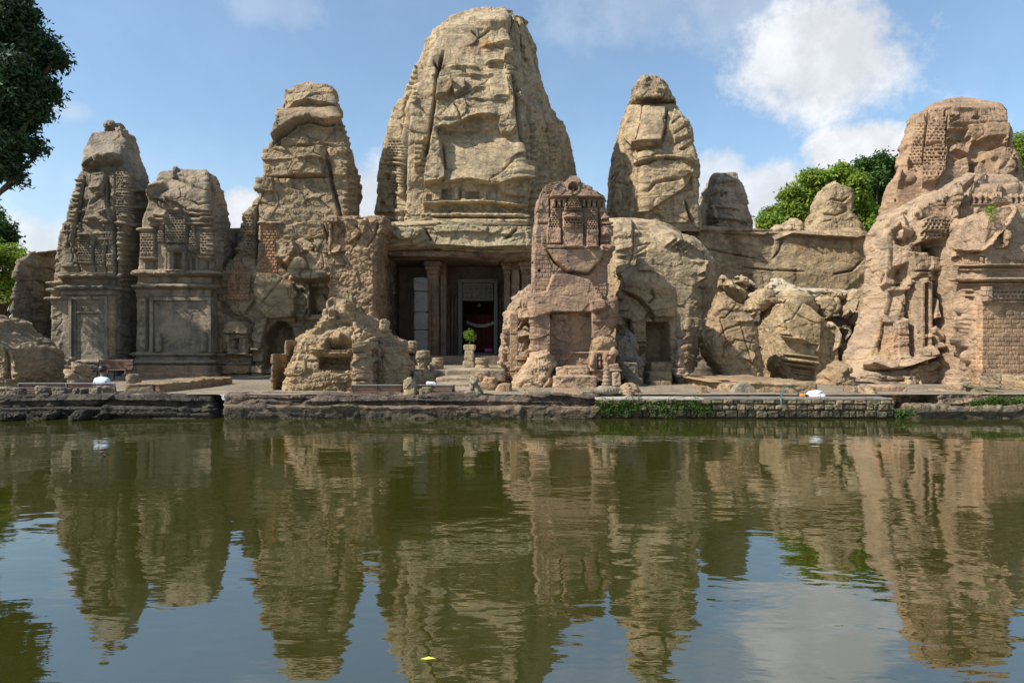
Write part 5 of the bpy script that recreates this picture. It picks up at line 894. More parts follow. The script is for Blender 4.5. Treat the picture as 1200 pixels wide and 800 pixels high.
rock('sloping_slab', [(1163, 242), (1174, 240), (1180, 246), (1176, 262), (1160, 285), (1148, 293), (1118, 293), (1117, 290), (1128, 276), (1145, 260)], 24.6, 2.2, PINK, RT, (CALM([(1118, 240), (1180, 240), (1160, 290), (1118, 292)], .25),), None, 9, (.1, .1), .6, nzp(big=(.05, 2), fac=(.04, .8), strata=(0, 1)), .2, True, 1, 0, (1.12, 1.07, 1.02))
rock('top_boulder', [(1174, 243), (1186, 240), (1200, 243), (1220, 240), (1250, 250), (1250, 268), (1172, 268), (1170, 256)], 24.7, 2.6, PINK, RT, (), None, 3, (.2, .2), .6, BN, .4, True, 1.2, 0, (.88, .85, .83))
rock('top_boulder', [(1150, 272), (1160, 268), (1176, 268), (1184, 276), (1182, 290), (1148, 291), (1146, 282)], 24.5, 1.6, PINK, RT, (), None, 3, (.2, .2), .6, BN, .4, True, 1., 0, (.95, .9, .87))
rock('top_boulder', [(1180, 264), (1200, 262), (1240, 266), (1250, 300), (1240, 312), (1150, 312), (1150, 290), (1178, 288)], 24.75, 2.6, PINK, RT, [B(1164, 297, 1170, 310, .2), B(1175, 297, 1180, 310, .2), ML([(1150, 311), (1250, 311)], 1.2, .2)], None, 5, (.1, .2), .6, BN, .4, True, 1.2, 0, (.86, .83, .81))
# rubble and blocks at its foot
SB = nzp(big=(.06, .8), fac=(.09, .5), crack=(.04, .05), strata=(0, 1), fine=(.03, .15))
def block(label, x0, y0, x1, y1, d, D, mat, e=6, amp=.8, tc_=None, name='stone_block', group=None, ops=(), poly=None, cat='stone block'):
    o = rock(name, poly or [(x0+1, y0), (x1-1.5, y0), (x1, y0+1.5), (x1, y1), (x0, y1), (x0, y0+1.2)], d, D, mat, None, ops, None, e, (.1, .1), .7, SB, .2, True, amp, 0, tc_)
    return tag(o, label, cat, group)
GB = 'loose stones around the pool edge'
block('long mossy dark stone lying below the brick wall of the right temple', 1129, 452, 1176, 469, 21.3, .6, GREY, 4, .9, (.75, .78, .62), group=GB, poly=[(1132, 452), (1150, 454), (1165, 457), (1176, 461), (1174, 469), (1145, 469), (1129, 463)])
block('rounded tan boulder at the left end of the rubble under the brick wall', 1149, 439, 1172, 455, 23.2, 1, GOLD, 3.5, .8, None, group=GB)
block('wide tan rubble stone under the middle of the brick wall', 1172, 440, 1202, 447, 23.6, 1, GOLD, 5, .8, None, group=GB)
block('lower tan rubble stone right of the long mossy stone', 1174, 447, 1215, 462, 22.8, 1.2, GOLD, 5, .9, (1.05, 1, .95), group=GB)
block('long low kerb stone on two courses left of the mossy stone', 1108, 442, 1138, 449, 23.2, .8, PINK, 8, .5, (1.1, 1.05, 1), group=GB)
block('lower course kerb stone under the pale long one by the right temple', 1106, 449, 1136, 457, 22.9, .9, PINK, 8, .5, None, group=GB)
block('square brown block at the foot of the right temple steps', 987, 454, 1005, 467, 21.6, .8, BROWN, 9, .4, None, group=GB)
block('long low step stone running right of the brown block', 1004, 453, 1062, 460, 22.2, .8, PINK, 10, .4, (1.1, 1.05, 1.), group=GB)
block('small crouching animal-like round stone on the pool wall end', 1008, 452, 1027, 468, 21.0, .6, GREY, 3, .9, (1.3, 1.15, .95), group=GB, ops=(E(1012, 460, 3, 5, .08), E(1022, 462, 4, 5, .1)))

# --- foreground ruined mounds -----------------------------------------------------
ops = [P([(381, 400), (385, 395), (397, 396), (400, 391), (410, 393), (417, 402), (414, 409), (382, 410)], -.8, 1.6), B(374, 418, 411, 433, -.45, 1.2), ML([(370, 414), (412, 414)], 1.6, .25), ML([(368, 411), (405, 411)], 1., .15), P([(366, 410), (383, 402), (383, 413), (366, 415)], .25), B(409, 405, 420, 414, .25), CT([(374, 418), (412, 418), (412, 433), (374, 433)], (.72, .6, .5), 2),
       G([(378, 372), (392, 366), (410, 370), (430, 366)], .25, 6), G([(372, 383), (395, 378), (430, 376), (455, 384)], .25, 6), G([(350, 395), (366, 388), (380, 386)], .2, 6), K([(424, 360), (436, 372), (452, 380)], .3, 2), P([(384, 362), (420, 357), (440, 366), (420, 374), (388, 374)], .3, 3), P([(341, 402), (346, 398), (346, 422), (338, 430)], -.25), P([(414, 380), (440, 382), (444, 398), (420, 395)], .25, 3), P([(416, 404), (435, 400), (442, 440), (438, 462), (414, 462)], .35, 2),
       P([(440, 398), (447, 396), (450, 462), (440, 462)], -.6, 1.4), B(448, 388, 457, 462, .05, c=(.9, .88, .85)), K([(458, 392), (458, 462)], .4, 1.2), B(460, 395, 467, 420, .1), B(460, 422, 467, 462, -.1), K([(468, 402), (468, 462)], .3, 1.2), K([(476, 412), (478, 462)], .3, 1.2), ML([(440, 424), (450, 424)], 3, .4), CT([(440, 385), (488, 400), (490, 465), (440, 465)], (.82, .8, .78), 5), CT([(340, 430), (440, 434), (440, 465), (336, 465)], (1.0, .97, .95), 4)]
o = rock('ruined_mound', [(404, 355), (414, 354), (424, 356), (431, 364), (440, 370), (449, 378), (456, 384), (463, 391), (470, 396), (476, 403), (480, 412), (484, 424), (488, 440), (491, 470), (333, 470), (334, 450), (336, 436), (340, 428), (343, 418), (345, 404), (352, 396), (362, 390), (371, 387), (377, 380), (381, 371), (388, 363), (396, 358)],
     22.6, 4, GOLD, None, ops, [(-1, 1), (-1, .4), (-.97, .2), (-.88, .05), (-.75, 0), (.35, 0), (.42, .04), (.6, .14), (.8, .26), (1, .45), (1, 1)], 4, (.15, .3), .55, nzp(big=(.18, 1.5), fac=(.13, .8), crack=(.08, .05), strata=(.12, .32), fine=(.05, .2)), .6, False, 1., 0, (1.08, 1.05, 1.0))
tag(o, 'pale ruined rock mound with a broken niche behind the middle bench', 'ruined shrine')
for k, (x0, x1, y0, y1, lb) in enumerate(((336, 349, 399, 415, 'top rounded block of the stack at the left edge of the pale mound'), (317.5, 336, 415, 425, 'second block, bulging, of the stack at the left edge of the pale mound'), (319, 335, 425, 433, 'narrow third block of the stack beside the pale mound'), (317, 335, 433, 446, 'fourth reddish block of the stack beside the pale mound'), (317, 336, 446, 462, 'lowest reddish block of the stack beside the pale mound'))):
    block(lb, x0, y0, x1, y1+.6, 23.1, 1.4, GOLD if k < 3 else PINK, 8 if k else 4, .4, (.92, .86, .8) if k else None, group='stacked blocks beside the pale mound')
block('square dark block on the right shoulder of the pale mound', 446, 375, 457, 388, 24.3, .9, GREY, 6, .7, (1.2, 1.1, .95), group=GB)
for k, a_ in enumerate([(463, 398, 478, 412, 25.6, 'upper stone beside the right flank of the pale mound'), (478, 400, 489, 413, 27, 'small dark stone in front of the bleached column'), (488, 411, 503, 420, 27, 'capital-like stone on a short post left of the stairs'), (489, 420, 502, 433, 27, 'short post stone under the capital-like one left of the stairs'),
                        (504, 425, 514, 434, 26.6, 'small square stone at the left of the stair top'), (494, 434, 512, 450, 25, 'rough grey block left of the stairs'), (484, 436, 497, 455, 24.6, 'lowest grey rubble block left of the stairs')]):
    block(a_[5], *a_[:5], .8, GREY, 5, .8, (1.15, 1.08, .98), group=GB)
# round moulded pedestal bases and plant stand
def base_stack(label, px, py0, py1, hw, d, tint_='x'):
    mb = MB(); X, Y, Z1 = W(px, py0, d); _, _, Z0 = W(px, py1, d); r = hw*d/F; h = Z1-Z0
    mb.lathe(X, Y, [(r*.9, Z0), (r, Z0+h*.1), (r, Z0+h*.32), (r*.85, Z0+h*.38), (r*.8, Z0+h*.5), (r*.95, Z0+h*.58), (r*1.0, Z0+h*.72), (r*.86, Z0+h*.8), (r*.95, Z0+h*.86), (r*.9, Z0+h)], 20)
    return tag(mb.build('column_base', GOLD, None, .01, True), label, 'column base')
base_stack('round moulded column base at the top of the stairs, right of the potted plant', 565, 419, 434, 8.5, 26)
base_stack('round moulded column base at the top of the stairs, left side', 513, 419, 432, 7, 27)
block('rough broken block right of the stairs behind the lion statue', 557, 436, 574, 455, 23.6, 1, GOLD, 4, 1, (1.05, .95, .88), group=GB)
block('wide rough block at the right end of the stairs', 566, 443, 583, 463, 23.0, 1, GOLD, 5, .9, (.98, .9, .82), group=GB)
block('low triangular stone against the square post', 580, 450, 600, 464, 22.4, .8, GOLD, 5, .6, (1.02, .9, .82), group=GB, poly=[(584, 451), (590, 449), (599, 450), (600, 464), (579, 464)])
block('big dark loaf-shaped stone below the medallion pillar', 606, 456, 646, 471, 21.2, .7, GREY, 4, .9, (.8, .78, .6), group=GB, poly=[(607, 461), (614, 456), (622, 457), (646, 460), (645, 468), (638, 471), (608, 471)])
block('small squared stone beside the loaf-shaped one', 648, 460, 656, 468, 21.0, .5, GREY, 6, .6, (1.1, 1, .85), group=GB)
block('dark block with faint carved lettering-like grooves by the amalaka finial', 679, 458, 698, 471, 21.0, .6, GREY, 8, .5, (.75, .75, .68), group=GB, ops=(L_(682, 461, 697, 467, 3, 3, .04),))
block('pale squared slab left of the grooved dark block', 660, 461, 679, 471, 21.1, .6, GOLD, 9, .4, (1.05, 1, .9), group=GB)
block('dark rectangular block behind the finial', 731, 444, 754, 462, 25.2, .9, BROWN, 6, .6, (.8, .8, .8), group=GB)
block('rounded grey block stacked behind the finial', 724, 425, 748, 444, 25.6, 1, GREY, 4, .7, (1., .98, .95), group=GB)
block('tilted pale slab on the pool wall right of the finial', 727, 450, 750, 464, 21.2, .7, GOLD, 3.4, .9, (1.1, 1.05, 1), group=GB, poly=[(727, 455), (735, 450), (746, 451), (750, 456), (748, 466), (740, 466), (736, 458), (728, 460)])
block('small pinkish stone at the left end of the pool wall', 729, 457, 742, 466, 20.7, .5, PINK, 3, .8, None, group=GB)
block('pale upright stone between the finial and the medallion pillar', 717, 437, 728, 452, 23, .5, PINK, 6, .5, None, group=GB)

# far-left ruined shrine in the foreground
ops = [G([(-40, 392), (20, 391), (40, 392), (60, 398), (74, 406)], .35, 6), P([(-40, 368), (20, 368), (30, 374), (36, 384), (40, 392), (-40, 391)], -.35, 2), P([(28, 374), (40, 376), (48, 391), (38, 392)], -.2, c=(.6, .58, .55)), B(5, 394, 18, 444, -.25, 1.4), B(3, 418, 20, 436, -.15), B(24, 396, 27, 430, .12), B(30, 404, 46, 428, -.15), P([(32, 408), (44, 396), (50, 404), (48, 428), (32, 428)], -.2, c=(.8, .78, .75)), P([(48, 402), (60, 406), (64, 420), (60, 436), (48, 432)], .3, 2), E(40, 415, 4, 8, .2), B(46, 428, 62, 436, .2), ML([(20, 438), (60, 438)], 2, .25), B(28, 430, 48, 436, .15), ML([(20, 444), (60, 444)], 1.6, .2), ML([(-40, 392), (24, 392)], 1.4, .15), B(20, 394, 23, 440, .18), K([(24, 394), (24, 440)], .2, 1), K([(48, 400), (47, 440)], .2, 1), B(-30, 398, 3, 440, -.12), E(36, 412, 4, 9, .15), E(54, 412, 5, 7, .2), B(62, 418, 76, 426, .2), K([(60, 428), (80, 428)], .2, 1),
       B(60, 415, 80, 428, .1, c=(.5, .49, .48)), B(60, 430, 78, 438, .25, c=(.65, .62, .6)), P([(46, 392), (60, 397), (76, 414), (70, 418), (56, 406), (44, 398)], .35, 2), K([(54, 400), (48, 408)], .2, 1), K([(64, 406), (58, 412)], .2, 1)]
o = rock('ruined_shrine', [(-90, 366), (20, 366.5), (27, 369), (32, 373), (38, 375), (42, 383), (47, 388), (52, 392), (58, 397), (66, 404), (72, 408), (76, 416), (77, 424), (78, 470), (-90, 470)], 24.4, 3.2, GOLD, None, ops, None, 10, (.05, .1), .55, nzp(big=(.12, 1.5), fac=(.10, .7), crack=(.06, .05), strata=(.06, .3), fine=(.05, .2)), .25, False, 1, 0, (.95, .95, .92))
tag(o, 'low ruined shrine with worn carved niches and a sloping broken roof at the left edge', 'ruined shrine')
boulder('ribbed sandy boulder beside the far left ruined shrine', [(84, 424), (92, 423), (103, 428), (107, 434), (106, 440), (92, 440), (84, 434)], 24.4, .9, GOLD, (K([(95, 424), (94, 436)], .08, 1), K([(102, 428), (100, 438)], .08, 1)), 3, .6)
boulder('low layered sandy rock under the ribbed boulder', [(78, 434), (90, 436), (104, 440), (110, 446), (110, 456), (78, 456)], 24., 1.2, GOLD, (), 4, .8)
boulder('small grey slab on top of the layered rocks by spire one', [(79, 420), (90, 420), (92, 425), (80, 427)], 26, .8, GREY, (), 5, .6)
block('low grey stone left end of the kerb row in front of the long bench', 40, 453, 63, 465, 20.9, .45, GREY, 4, .8, (.8, .78, .75), group='kerb stones in front of the long bench')
for k, (a, b, y) in enumerate(((61, 85, 455), (85, 105, 455), (105, 130, 454))):
    block('%s squared dark kerb stone in front of the long bench, counting from its left end' % ('first', 'second', 'third')[k], a, y, b, 466, 20.9, .45, GREY, 6, .7, (.8, .78, .75), group='kerb stones in front of the long bench')
block('long low dark stone at the far left end of the kerb row', -30, 455, 30, 466, 20.9, .45, GREY, 5, .8, (.65, .63, .62), group='kerb stones in front of the long bench')
block('small dark stone between the long low stone and the bench', 19, 457, 32, 465, 20.85, .4, GREY, 4, .8, (.7, .68, .66), group='kerb stones in front of the long bench')
# raised paved platform in front of spire 2
o = stone('low_platform', 145, 449.5, 272, 466, 21.6, 5.6, GOLD, None, 26, .45, .8, [K([(180, 450), (180, 466)], .1, 1), K([(206, 450), (205, 466)], .1, 1), K([(231, 450), (231, 466)], .12, 1.2), CT([(180, 450), (206, 450), (206, 466), (180, 466)], (1.0, .82, .75), 1)], (.92, .88, .82))
tag(o, 'low stone platform of big upright slabs in front of the second spire', 'platform')
tag(stone('round_pedestal', 148, 439, 166, 452, 24, .6, GREY, None, 3, .5, .7, (), (1.05, 1., .9)), 'squat round stone pedestal sitting on the low platform', 'pedestal')

# --- pool wall on the right ----------------------------------------------------------
PW = thing('pool_wall', 875, 488, 20, 'straight rubble-stone pool wall with a pale coping along the right half', 'retaining wall')
wops = []; rr_ = random.Random(5)
for row, (ya0, yb0) in enumerate(((467.5, 473), (473.5, 480), (480.5, 488.5))):
    x = 700-row*3
    while x < 1046:
        ya, yb = ya0+rr_.uniform(-.8, .8), yb0+rr_.uniform(-.8, .8); w_ = rr_.uniform(5, 17); dd = rr_.uniform(.0, .07); c_ = rr_.uniform(.7, 1.35); c2 = rr_.uniform(.9, 1.05)
        if x+w_ > 1046: w_ = 1046-x
        wops.append(P([(x+.6, ya+.4), (x+w_-1.4, ya+rr_.uniform(0, 1.4)), (x+w_-.4, ya+1.8), (x+w_-.7, yb-.5), (x+1, yb-.2), (x+.4, yb-1)], .07+dd, 1.3, c=(c_*c2, c_, c_*.95))); x += w_
wops += [CT([(700, 466), (838, 466), (838, 489), (700, 489)], (.85, .9, .7), 6)]
rock('wall_face', [(701, 466.5), (1046, 466.5), (1047, 470), (1048, 500), (700, 500), (700, 470)], 19.95, 1., SHORE, PW, wops, None, 60, (.02, .02), .55, nzp(big=(.02, 1), fac=(.03, .3), crack=(.02, .05), strata=(0, 1), fine=(.02, .12)), .05, False, 1, 0, (1.55, 1.4, 1.15), cap=.0002)
COP = stone_mat('pale_coping', (.46, .40, .32), (.54, .48, .39), (.2, .17, .13), .4, .4, 0, False)
COPD = stone_mat('dark_coping', (.20, .17, .14), (.28, .24, .19), (.10, .09, .08), .5, .4, 0, False)
def coping(x0, x1, mat):
    X0, _, Z = W(x0, 466.6, 19.85); X1 = W(x1, 0, 19.85)[0]
    MB().box(X0, X1, 19.85, 21.3, Z-.055, Z).build('coping', mat, PW, .012)
coping(699.5, 826, COP); coping(826.05, 1046.5, COPD)
CTP = MB(); X0, _, Z = W(760, 464, 21.3); X1 = W(1046, 0, 21.3)[0]
tag(CTP.box(W(699, 0, 21.32)[0], X1, 21.32, 27.5, .1, .61).build('upper_paving', PAVE, None, .01), kind='structure')
# raised rough stage behind the wall
o = rock('stage', [(802, 449), (815, 447), (950, 447.5), (957, 451), (960, 468), (800, 468), (800, 452)], 21.9, 6, GOLD, None, [G([(818, 452), (880, 450), (950, 452)], .05, 3)], None, 18, (.05, .05), .65, nzp(big=(.05, 2), fac=(.05, .9), crack=(.03, .04), strata=(0, 1), fine=(.02, .2)), .12, True, 1., 0, (1.12, 1.04, .95), cap=.002)
tag(o, 'low pinkish stone stage on the terrace behind the pool wall', 'platform')
tag(stone('corner_block', 816, 453, 829, 467.5, 21.4, .5, GOLD, None, 6, .4, .7, (), (.95, .9, .8)), 'small squared block standing against the front of the low stage, left one', 'stone block')
AR = MB(); X, Y, Z = W(870, 467, 21.75); pr = [(math.cos(a), math.sin(a)) for a in np.linspace(0, math.pi, 14)]
for i, (c, s) in enumerate(pr): AR.v += [(X+c*.33, Y-.25, .58+s*.36), (X+c*.33, Y+.2, .58+s*.36)]
AR.f = [tuple(range(0, 28, 2))[::-1], tuple(range(1, 28, 2))]+[(2*i, 2*i+1, 2*i+3, 2*i+2) for i in range(13)]+[(0, 26, 27, 1)]
tag(AR.build('half_round_stone', GREY, None, .02), 'dark half-round stone set against the middle of the low stage', 'carved stone')
tag(rock('arch_surround', [(858, 466), (860, 458), (866, 452.5), (876, 452.5), (884, 459), (887, 467.5), (857, 467.5)], 21.75, .4, GOLD, None, (), None, 8, (.1, .1), .7, SB, .1, True, .4, 0, (1.15, 1.08, 1.)), 'pale worn arch framing the half-round stone on the low stage', 'carved stone')
block('flat squared stone near the water hose on the stage front', 906, 456, 921, 466.5, 21.5, .5, GOLD, 6, .5, (.75, .7, .62), group=GB)
block('second squared stone touching the hose, right of the flat one', 921, 456.5, 930, 466, 21.4, .5, GOLD, 5, .5, (.82, .78, .66), group=GB)
block('tiny pale pebble-like stone on top of the low stage', 912, 447, 919, 450, 22.6, .3, PINK, 3, .5, None, group=GB)
block('small block at the foot of the cracked upright slab', 833, 441, 842, 450, 27.5, .5, GOLD, 6, .5, None, group=GB)

# --- white sack, pump, hose -------------------------------------------------------------
WHITE = plain('white_plastic_sack', (.80, .80, .82), .55, .04, 9)
sk = rock('white_sack', [(951, 457), (956, 456.6), (962, 459), (967, 464), (967.5, 467.5), (943.5, 467.5), (946, 462)], 20.6, .45, WHITE, None, (), None, 2.6, (.3, .3), .6, nzp(big=(.06, .4), fac=(.05, .22), crack=(.02, .05), strata=(0, 1), fine=(.01, .1)), .5, True)
tag(sk, 'crumpled white sack lying on the pool wall', 'sack')
pm = empty('water_pump', (W(940, 466.6, 20.5)[0], 20.5, W(940, 466.8, 20.5)[2]), 'small orange and black water pump beside the white sack', 'pump')
px_, py_, pz_ = pm.location
m = MB(); m.tube([(px_-.08, py_, pz_+.08), (px_+.08, py_, pz_+.08)], .06, 14); m.build('pump_body', plain('orange_paint', (.62, .22, .03), .4), pm, .01, True)
m = MB(); m.tube([(px_+.08, py_, pz_+.08), (px_+.17, py_, pz_+.08)], .045, 12); m.box(px_-.10, px_+.14, py_-.07, py_+.07, pz_-.005, pz_+.03); m.build('motor', plain('black_plastic', (.02, .02, .02), .4), pm, .01)
m = MB(); m.tube([(px_-.06, py_, pz_+.13), (px_-.06, py_, pz_+.19), (px_+.02, py_, pz_+.2), (px_+.04, py_, pz_+.13)], .01, 8); m.build('carry_handle', plain('red_plastic', (.5, .03, .03), .4), pm, 0, True)
hp = [W(916, 478, 19.72), W(915.5, 470, 19.72), W(915, 466, 19.8), (W(915, 0, 20)[0], 19.95, .66), (W(917, 0, 20.3)[0], 20.2, .85), (W(922, 0, 20.4)[0], 20.35, .92), (W(929, 0, 20.5)[0], 20.45, .86), (W(935, 0, 20.5)[0], 20.5, .72), (px_-.12, py_, pz_+.1)]
def smooth_pts(p, n=6):
    p = [Vector(q) for q in p]; o = []
    for i in range(len(p)-1):
        a, b, c, d = p[max(i-1, 0)], p[i], p[i+1], p[min(i+2, len(p)-1)]
        for k in range(n):
            t = k/n; o.append(.5*((2*b)+(-a+c)*t+(2*a-5*b+4*c-d)*t*t+(-a+3*b-3*c+d)*t**3))
    return o+[p[-1]]
m = MB(); m.tube(smooth_pts(hp), .022, 8); tag(m.build('hose', plain('green_hose', (.06, .14, .10), .4), None, 0, True), 'green hose arching from the pump over the pool wall into the water', 'hose')

# --- amalaka finial ------------------------------------------------------------------
X, Y, _ = W(711, 464, 20.9); fz = .63
FN = empty('stone_finial', (X, Y, fz), 'ribbed disc-shaped stone finial with a stacked cone on top at the pool corner', 'finial')
m = MB(); m.lathe(X, Y, [(.24, fz), (.33, fz+.06), (.355, fz+.13), (.33, fz+.20), (.2, fz+.26), (.12, fz+.27)], 96, flute=24, amp=.07); m.build('ribbed_disc', GREY, FN, 0, True)
m = MB(); z = fz+.26; pf = []
for k, r in enumerate((.15, .14, .125, .11, .09)): pf += [(r*.8, z), (r, z+.02), (r, z+.075), (r*.8, z+.1)]; z += .115
pf += [(.05, z), (.055, z+.03), (.02, z+.09)]
m.lathe(X, Y, pf, 24); m.build('ringed_cone', GOLD, FN, 0, True)

# --- seated lion statue on the pool edge ------------------------------------------------
lx, ly = W(555, 0, 20.75)[0], 20.75; lz = .60
def skin_mesh(name, verts, edges, radii, mat, parent=None, sub=2):
    me = bpy.data.meshes.new(name); me.from_pydata([tuple(v) for v in verts], edges, []); me.update()
    o = bpy.data.objects.new(name, me); C.objects.link(o); me.materials.append(mat)
    sk_ = o.modifiers.new('skin', 'SKIN'); sk_.use_smooth_shade = True; sk_.branch_smoothing = .4
    d_ = me.skin_vertices[0].data
    for i, r in enumerate(radii): d_[i].radius = (r, r) if not isinstance(r, tuple) else r
    d_[0].use_root = True
    s_ = o.modifiers.new('sub', 'SUBSURF'); s_.levels = sub; s_.render_levels = sub
    attach(o, parent); return o
LS = empty('lion_statue', (lx, ly, lz), 'weathered seated lion-like stone figure on the pool edge before the stairs', 'statue')
rock('lion_body', [(550, 449), (556, 447), (560, 449), (562, 453), (565, 459), (566, 464), (546, 464), (547, 459), (550, 455)], 20.6, .5, GREY, LS, [E(551, 459, 2.5, 6, .06), E(560, 459, 2.5, 6, .06), K([(555.5, 452), (555.5, 462)], .06, 1), E(547, 463, 2.5, 2, .06), E(564, 463, 2.5, 2, .06)], None, 2.6, None, .5, nzp(big=(.03, .3), fac=(.03, .15), crack=(.01, .05), strata=(0, 1), fine=(.012, .08)), .5, True, 1, 0, (.95, .95, .85))
rock('lion_head', [(551, 443), (554, 441), (558, 441.5), (561, 444), (561, 448), (558, 451), (553, 451), (550, 448)], 20.52, .34, GREY, LS, [E(555.5, 448, 2.5, 2, .07), E(552.5, 443, 1.3, 1.3, .04), E(559, 443, 1.3, 1.3, .04)], None, 2.3, None, .45, nzp(big=(.02, .3), fac=(.02, .12), crack=(.01, .05), strata=(0, 1), fine=(.01, .06)), .5, True, 1, 0, (.95, .95, .85))
stone('plinth', 545, 459, 566, 468, 20.5, .55, GREY, LS, 6, .5, .8, (), (.8, .8, .75))

# --- potted plant on pedestal --------------------------------------------------------------
PP = thing('planter_pedestal', 550, 433, 26.2, 'waisted square stone pedestal used as a planter before the shrine door', 'planter')
for (x0, x1, y0, y1) in ((543, 557.5, 404, 410), (544.5, 555.5, 410, 423), (542.5, 557, 423, 434)):
    stone('pedestal_block', x0, y0, x1, y1+.4, 26, .5, GREY, PP, 12, .2, .8, (), (1.35, 1.25, 1.05))

# ---------------------------------------------------------------- vegetation
def leaf_mat(name, c1, c2, tr=.35):
    m, t, p = new_mat(name)
    a = t.nodes.new('ShaderNodeAttribute'); a.attribute_name = 'tint'
    n = noise(t, posvec(t), .9, 3)
    c = mixc(t, n, c1, c2); c = mixc(t, 1., c, a.outputs['Color'], 'MULTIPLY')
    t.links.new(c, p.inputs['Base Color']); p.inputs['Roughness'].default_value = .55; p.inputs['Specular IOR Level'].default_value = .3
    tl = t.nodes.new('ShaderNodeBsdfTranslucent'); t.links.new(c, tl.inputs['Color'])
    mx = t.nodes.new('ShaderNodeMixShader'); mx.inputs[0].default_value = tr
    out = [x for x in t.nodes if x.type == 'OUTPUT_MATERIAL'][0]
    t.links.new(p.outputs[0], mx.inputs[1]); t.links.new(tl.outputs[0], mx.inputs[2]); t.links.new(mx.outputs[0], out.inputs[0]); return m
def leaves(name, clumps, n, size, mat, parent=None, seed=1, asp=.42, flat=.5, shell=.55):
    """clumps: (x, y, z, rx, ry, rz); every leaf is a small folded blade of its own"""
    r = np.random.RandomState(seed); cl = np.array(clumps, float); wt = (cl[:, 3]*cl[:, 5]); wt /= wt.sum()
    # sprigs: leaves gather in small tufts
    nt_ = max(4, n//9); k = r.choice(len(cl), nt_, p=wt)
    d = r.normal(size=(nt_, 3)); d /= np.linalg.norm(d, axis=1)[:, None]
    rad = (shell+(1-shell)*r.rand(nt_)**.6)*(1+.22*perlin(d*2.1+k[:, None]*3.7))
    T = cl[k, :3]+d*cl[k, 3:6]*rad[:, None]
    ti = r.randint(0, nt_, n); c = T[ti]+r.normal(size=(n, 3))*size*1.5
    out = d[ti]; nrm = out*.5+r.normal(size=(n, 3))*.55+np.array([0, 0, flat]); nrm /= np.linalg.norm(nrm, axis=1)[:, None]
    t = r.normal(size=(n, 3))+out*.5; t -= (t*nrm).sum(1)[:, None]*nrm; t /= np.linalg.norm(t, axis=1)[:, None]; b = np.cross(nrm, t)
    s = size*(.6+.8*r.rand(n))[:, None]
    V = np.stack((c-t*s, c+b*s*asp-nrm*s*.15, c+t*s, c-b*s*asp-nrm*s*.15), 1).reshape(-1, 3)
    f = np.arange(n*4).reshape(-1, 4)
    tv = (.65+.7*r.rand(nt_))[ti]*(.8+.4*r.rand(n)); hue = r.rand(nt_)[ti]
    tint = np.stack((tv*(.85+.45*hue), tv*(.95+.12*hue), tv*(.95-.25*hue)), 1).repeat(4, 0)
    return link_mesh(name, V, f, mat, parent, False, tint)
BARK = stone_mat('bark', (.14, .105, .075), (.19, .15, .11), (.06, .05, .04), .5, .8, .3, False)
def tree(name, base, clumps, n, size, mat, label, trunk_r, seed=1, group=None, top=None):
    T_ = empty(name, base, label, 'tree', group)
    m = MB(); b = Vector(base); cc = Vector(np.array(clumps)[:, :3].mean(0)) if top is None else Vector(top)
    fork = b.lerp(cc, .45); mid = b.lerp(fork, .5)+Vector((.3, .1, 0))
    m.tube([b, mid, fork, fork.lerp(cc, .6), cc], [trunk_r, trunk_r*.8, trunk_r*.65, trunk_r*.4, trunk_r*.15], 10)
    for i, c in enumerate(clumps[::max(1, len(clumps)//40)]):
        e = Vector(c[:3]); s_ = fork.lerp(cc, (i % 4)*.2); md = s_.lerp(e, .5)+Vector((0, 0, -.08*(e-s_).length))
        m.tube([s_, md, e], [trunk_r*.35, trunk_r*.22, trunk_r*.07], 6)
    m.build('trunk', BARK, T_, 0, True); leaves('crown', clumps, n, size, mat, T_, seed)
    return T_
def crown(c, R_, k, seed, r0=.32, sq=.85):
    r = random.Random(seed); o = []
    for i in range(k):
        a = r.uniform(0, 6.28); z = r.uniform(-.75, 1); q = math.sqrt(max(0, 1-z*z))*r.uniform(.45, .95)
        rr = R_[0]*r0*r.uniform(.7, 1.25)
        o.append((c[0]+R_[0]*q*math.cos(a), c[1]+R_[1]*q*math.sin(a), c[2]+R_[2]*z*.85, rr, rr, rr*sq))
    return o
def subclump(cl, k, seed):
    r = random.Random(seed); o = []
    for x, y, z, a, b, c_ in cl:
        for i in range(k):
            t = r.uniform(0, 6.28); u = r.uniform(-1, 1); q = math.sqrt(1-u*u); f = r.uniform(.35, 1.0); s = r.uniform(.22, .45)
            o.append((x+a*q*math.cos(t)*f, y+b*q*math.sin(t)*f, z+c_*u*f, a*s, b*s, c_*s*.75))
    return o
def P3(px, py, d): return W(px, py, d)
# big dark tree leaning in from the left
LDK = leaf_mat('dark_leaves', (.028, .058, .028), (.042, .085, .032), .25)
c = []
for px, py, d, r in ((-40, 20, 29, 2.6), (5, 35, 28, 1.5), (30, 72, 28, 1.25), (50, 62, 28.3, .85), (20, 110, 28, 1.5), (40, 100, 28.2, 1.0), (0, 150, 28, 1.7), (28, 140, 28.4, .9), (25, 172, 28, .85), (8, 195, 28.2, .8), (38, 175, 28.3, .45), (-50, 90, 29, 2.8), (-60, 180, 29, 2.6), (20, 8, 28, 1.0), (-130, 150, 30, 3.4), (-160, 240, 28, 2.6), (-230, 220, 29, 3.0), (-10, -40, 29, 1.8), (62, 70, 28.3, .4), (-70, 235, 28.5, 1.6), (46, 128, 28.2, .35)):
    x, y, z = P3(px, py, d); c.append((x, y, z, r, r, r*.85))
c = subclump(c, 9, 31)
tree('shade_tree', (-27.5, 28.5, .5), c, 150000, .115, LDK, 'large dark-leaved tree reaching in from the top left corner', .6, 3)
MG = leaf_mat('fresh_leaves', (.15, .24, .028), (.22, .31, .045), .4)
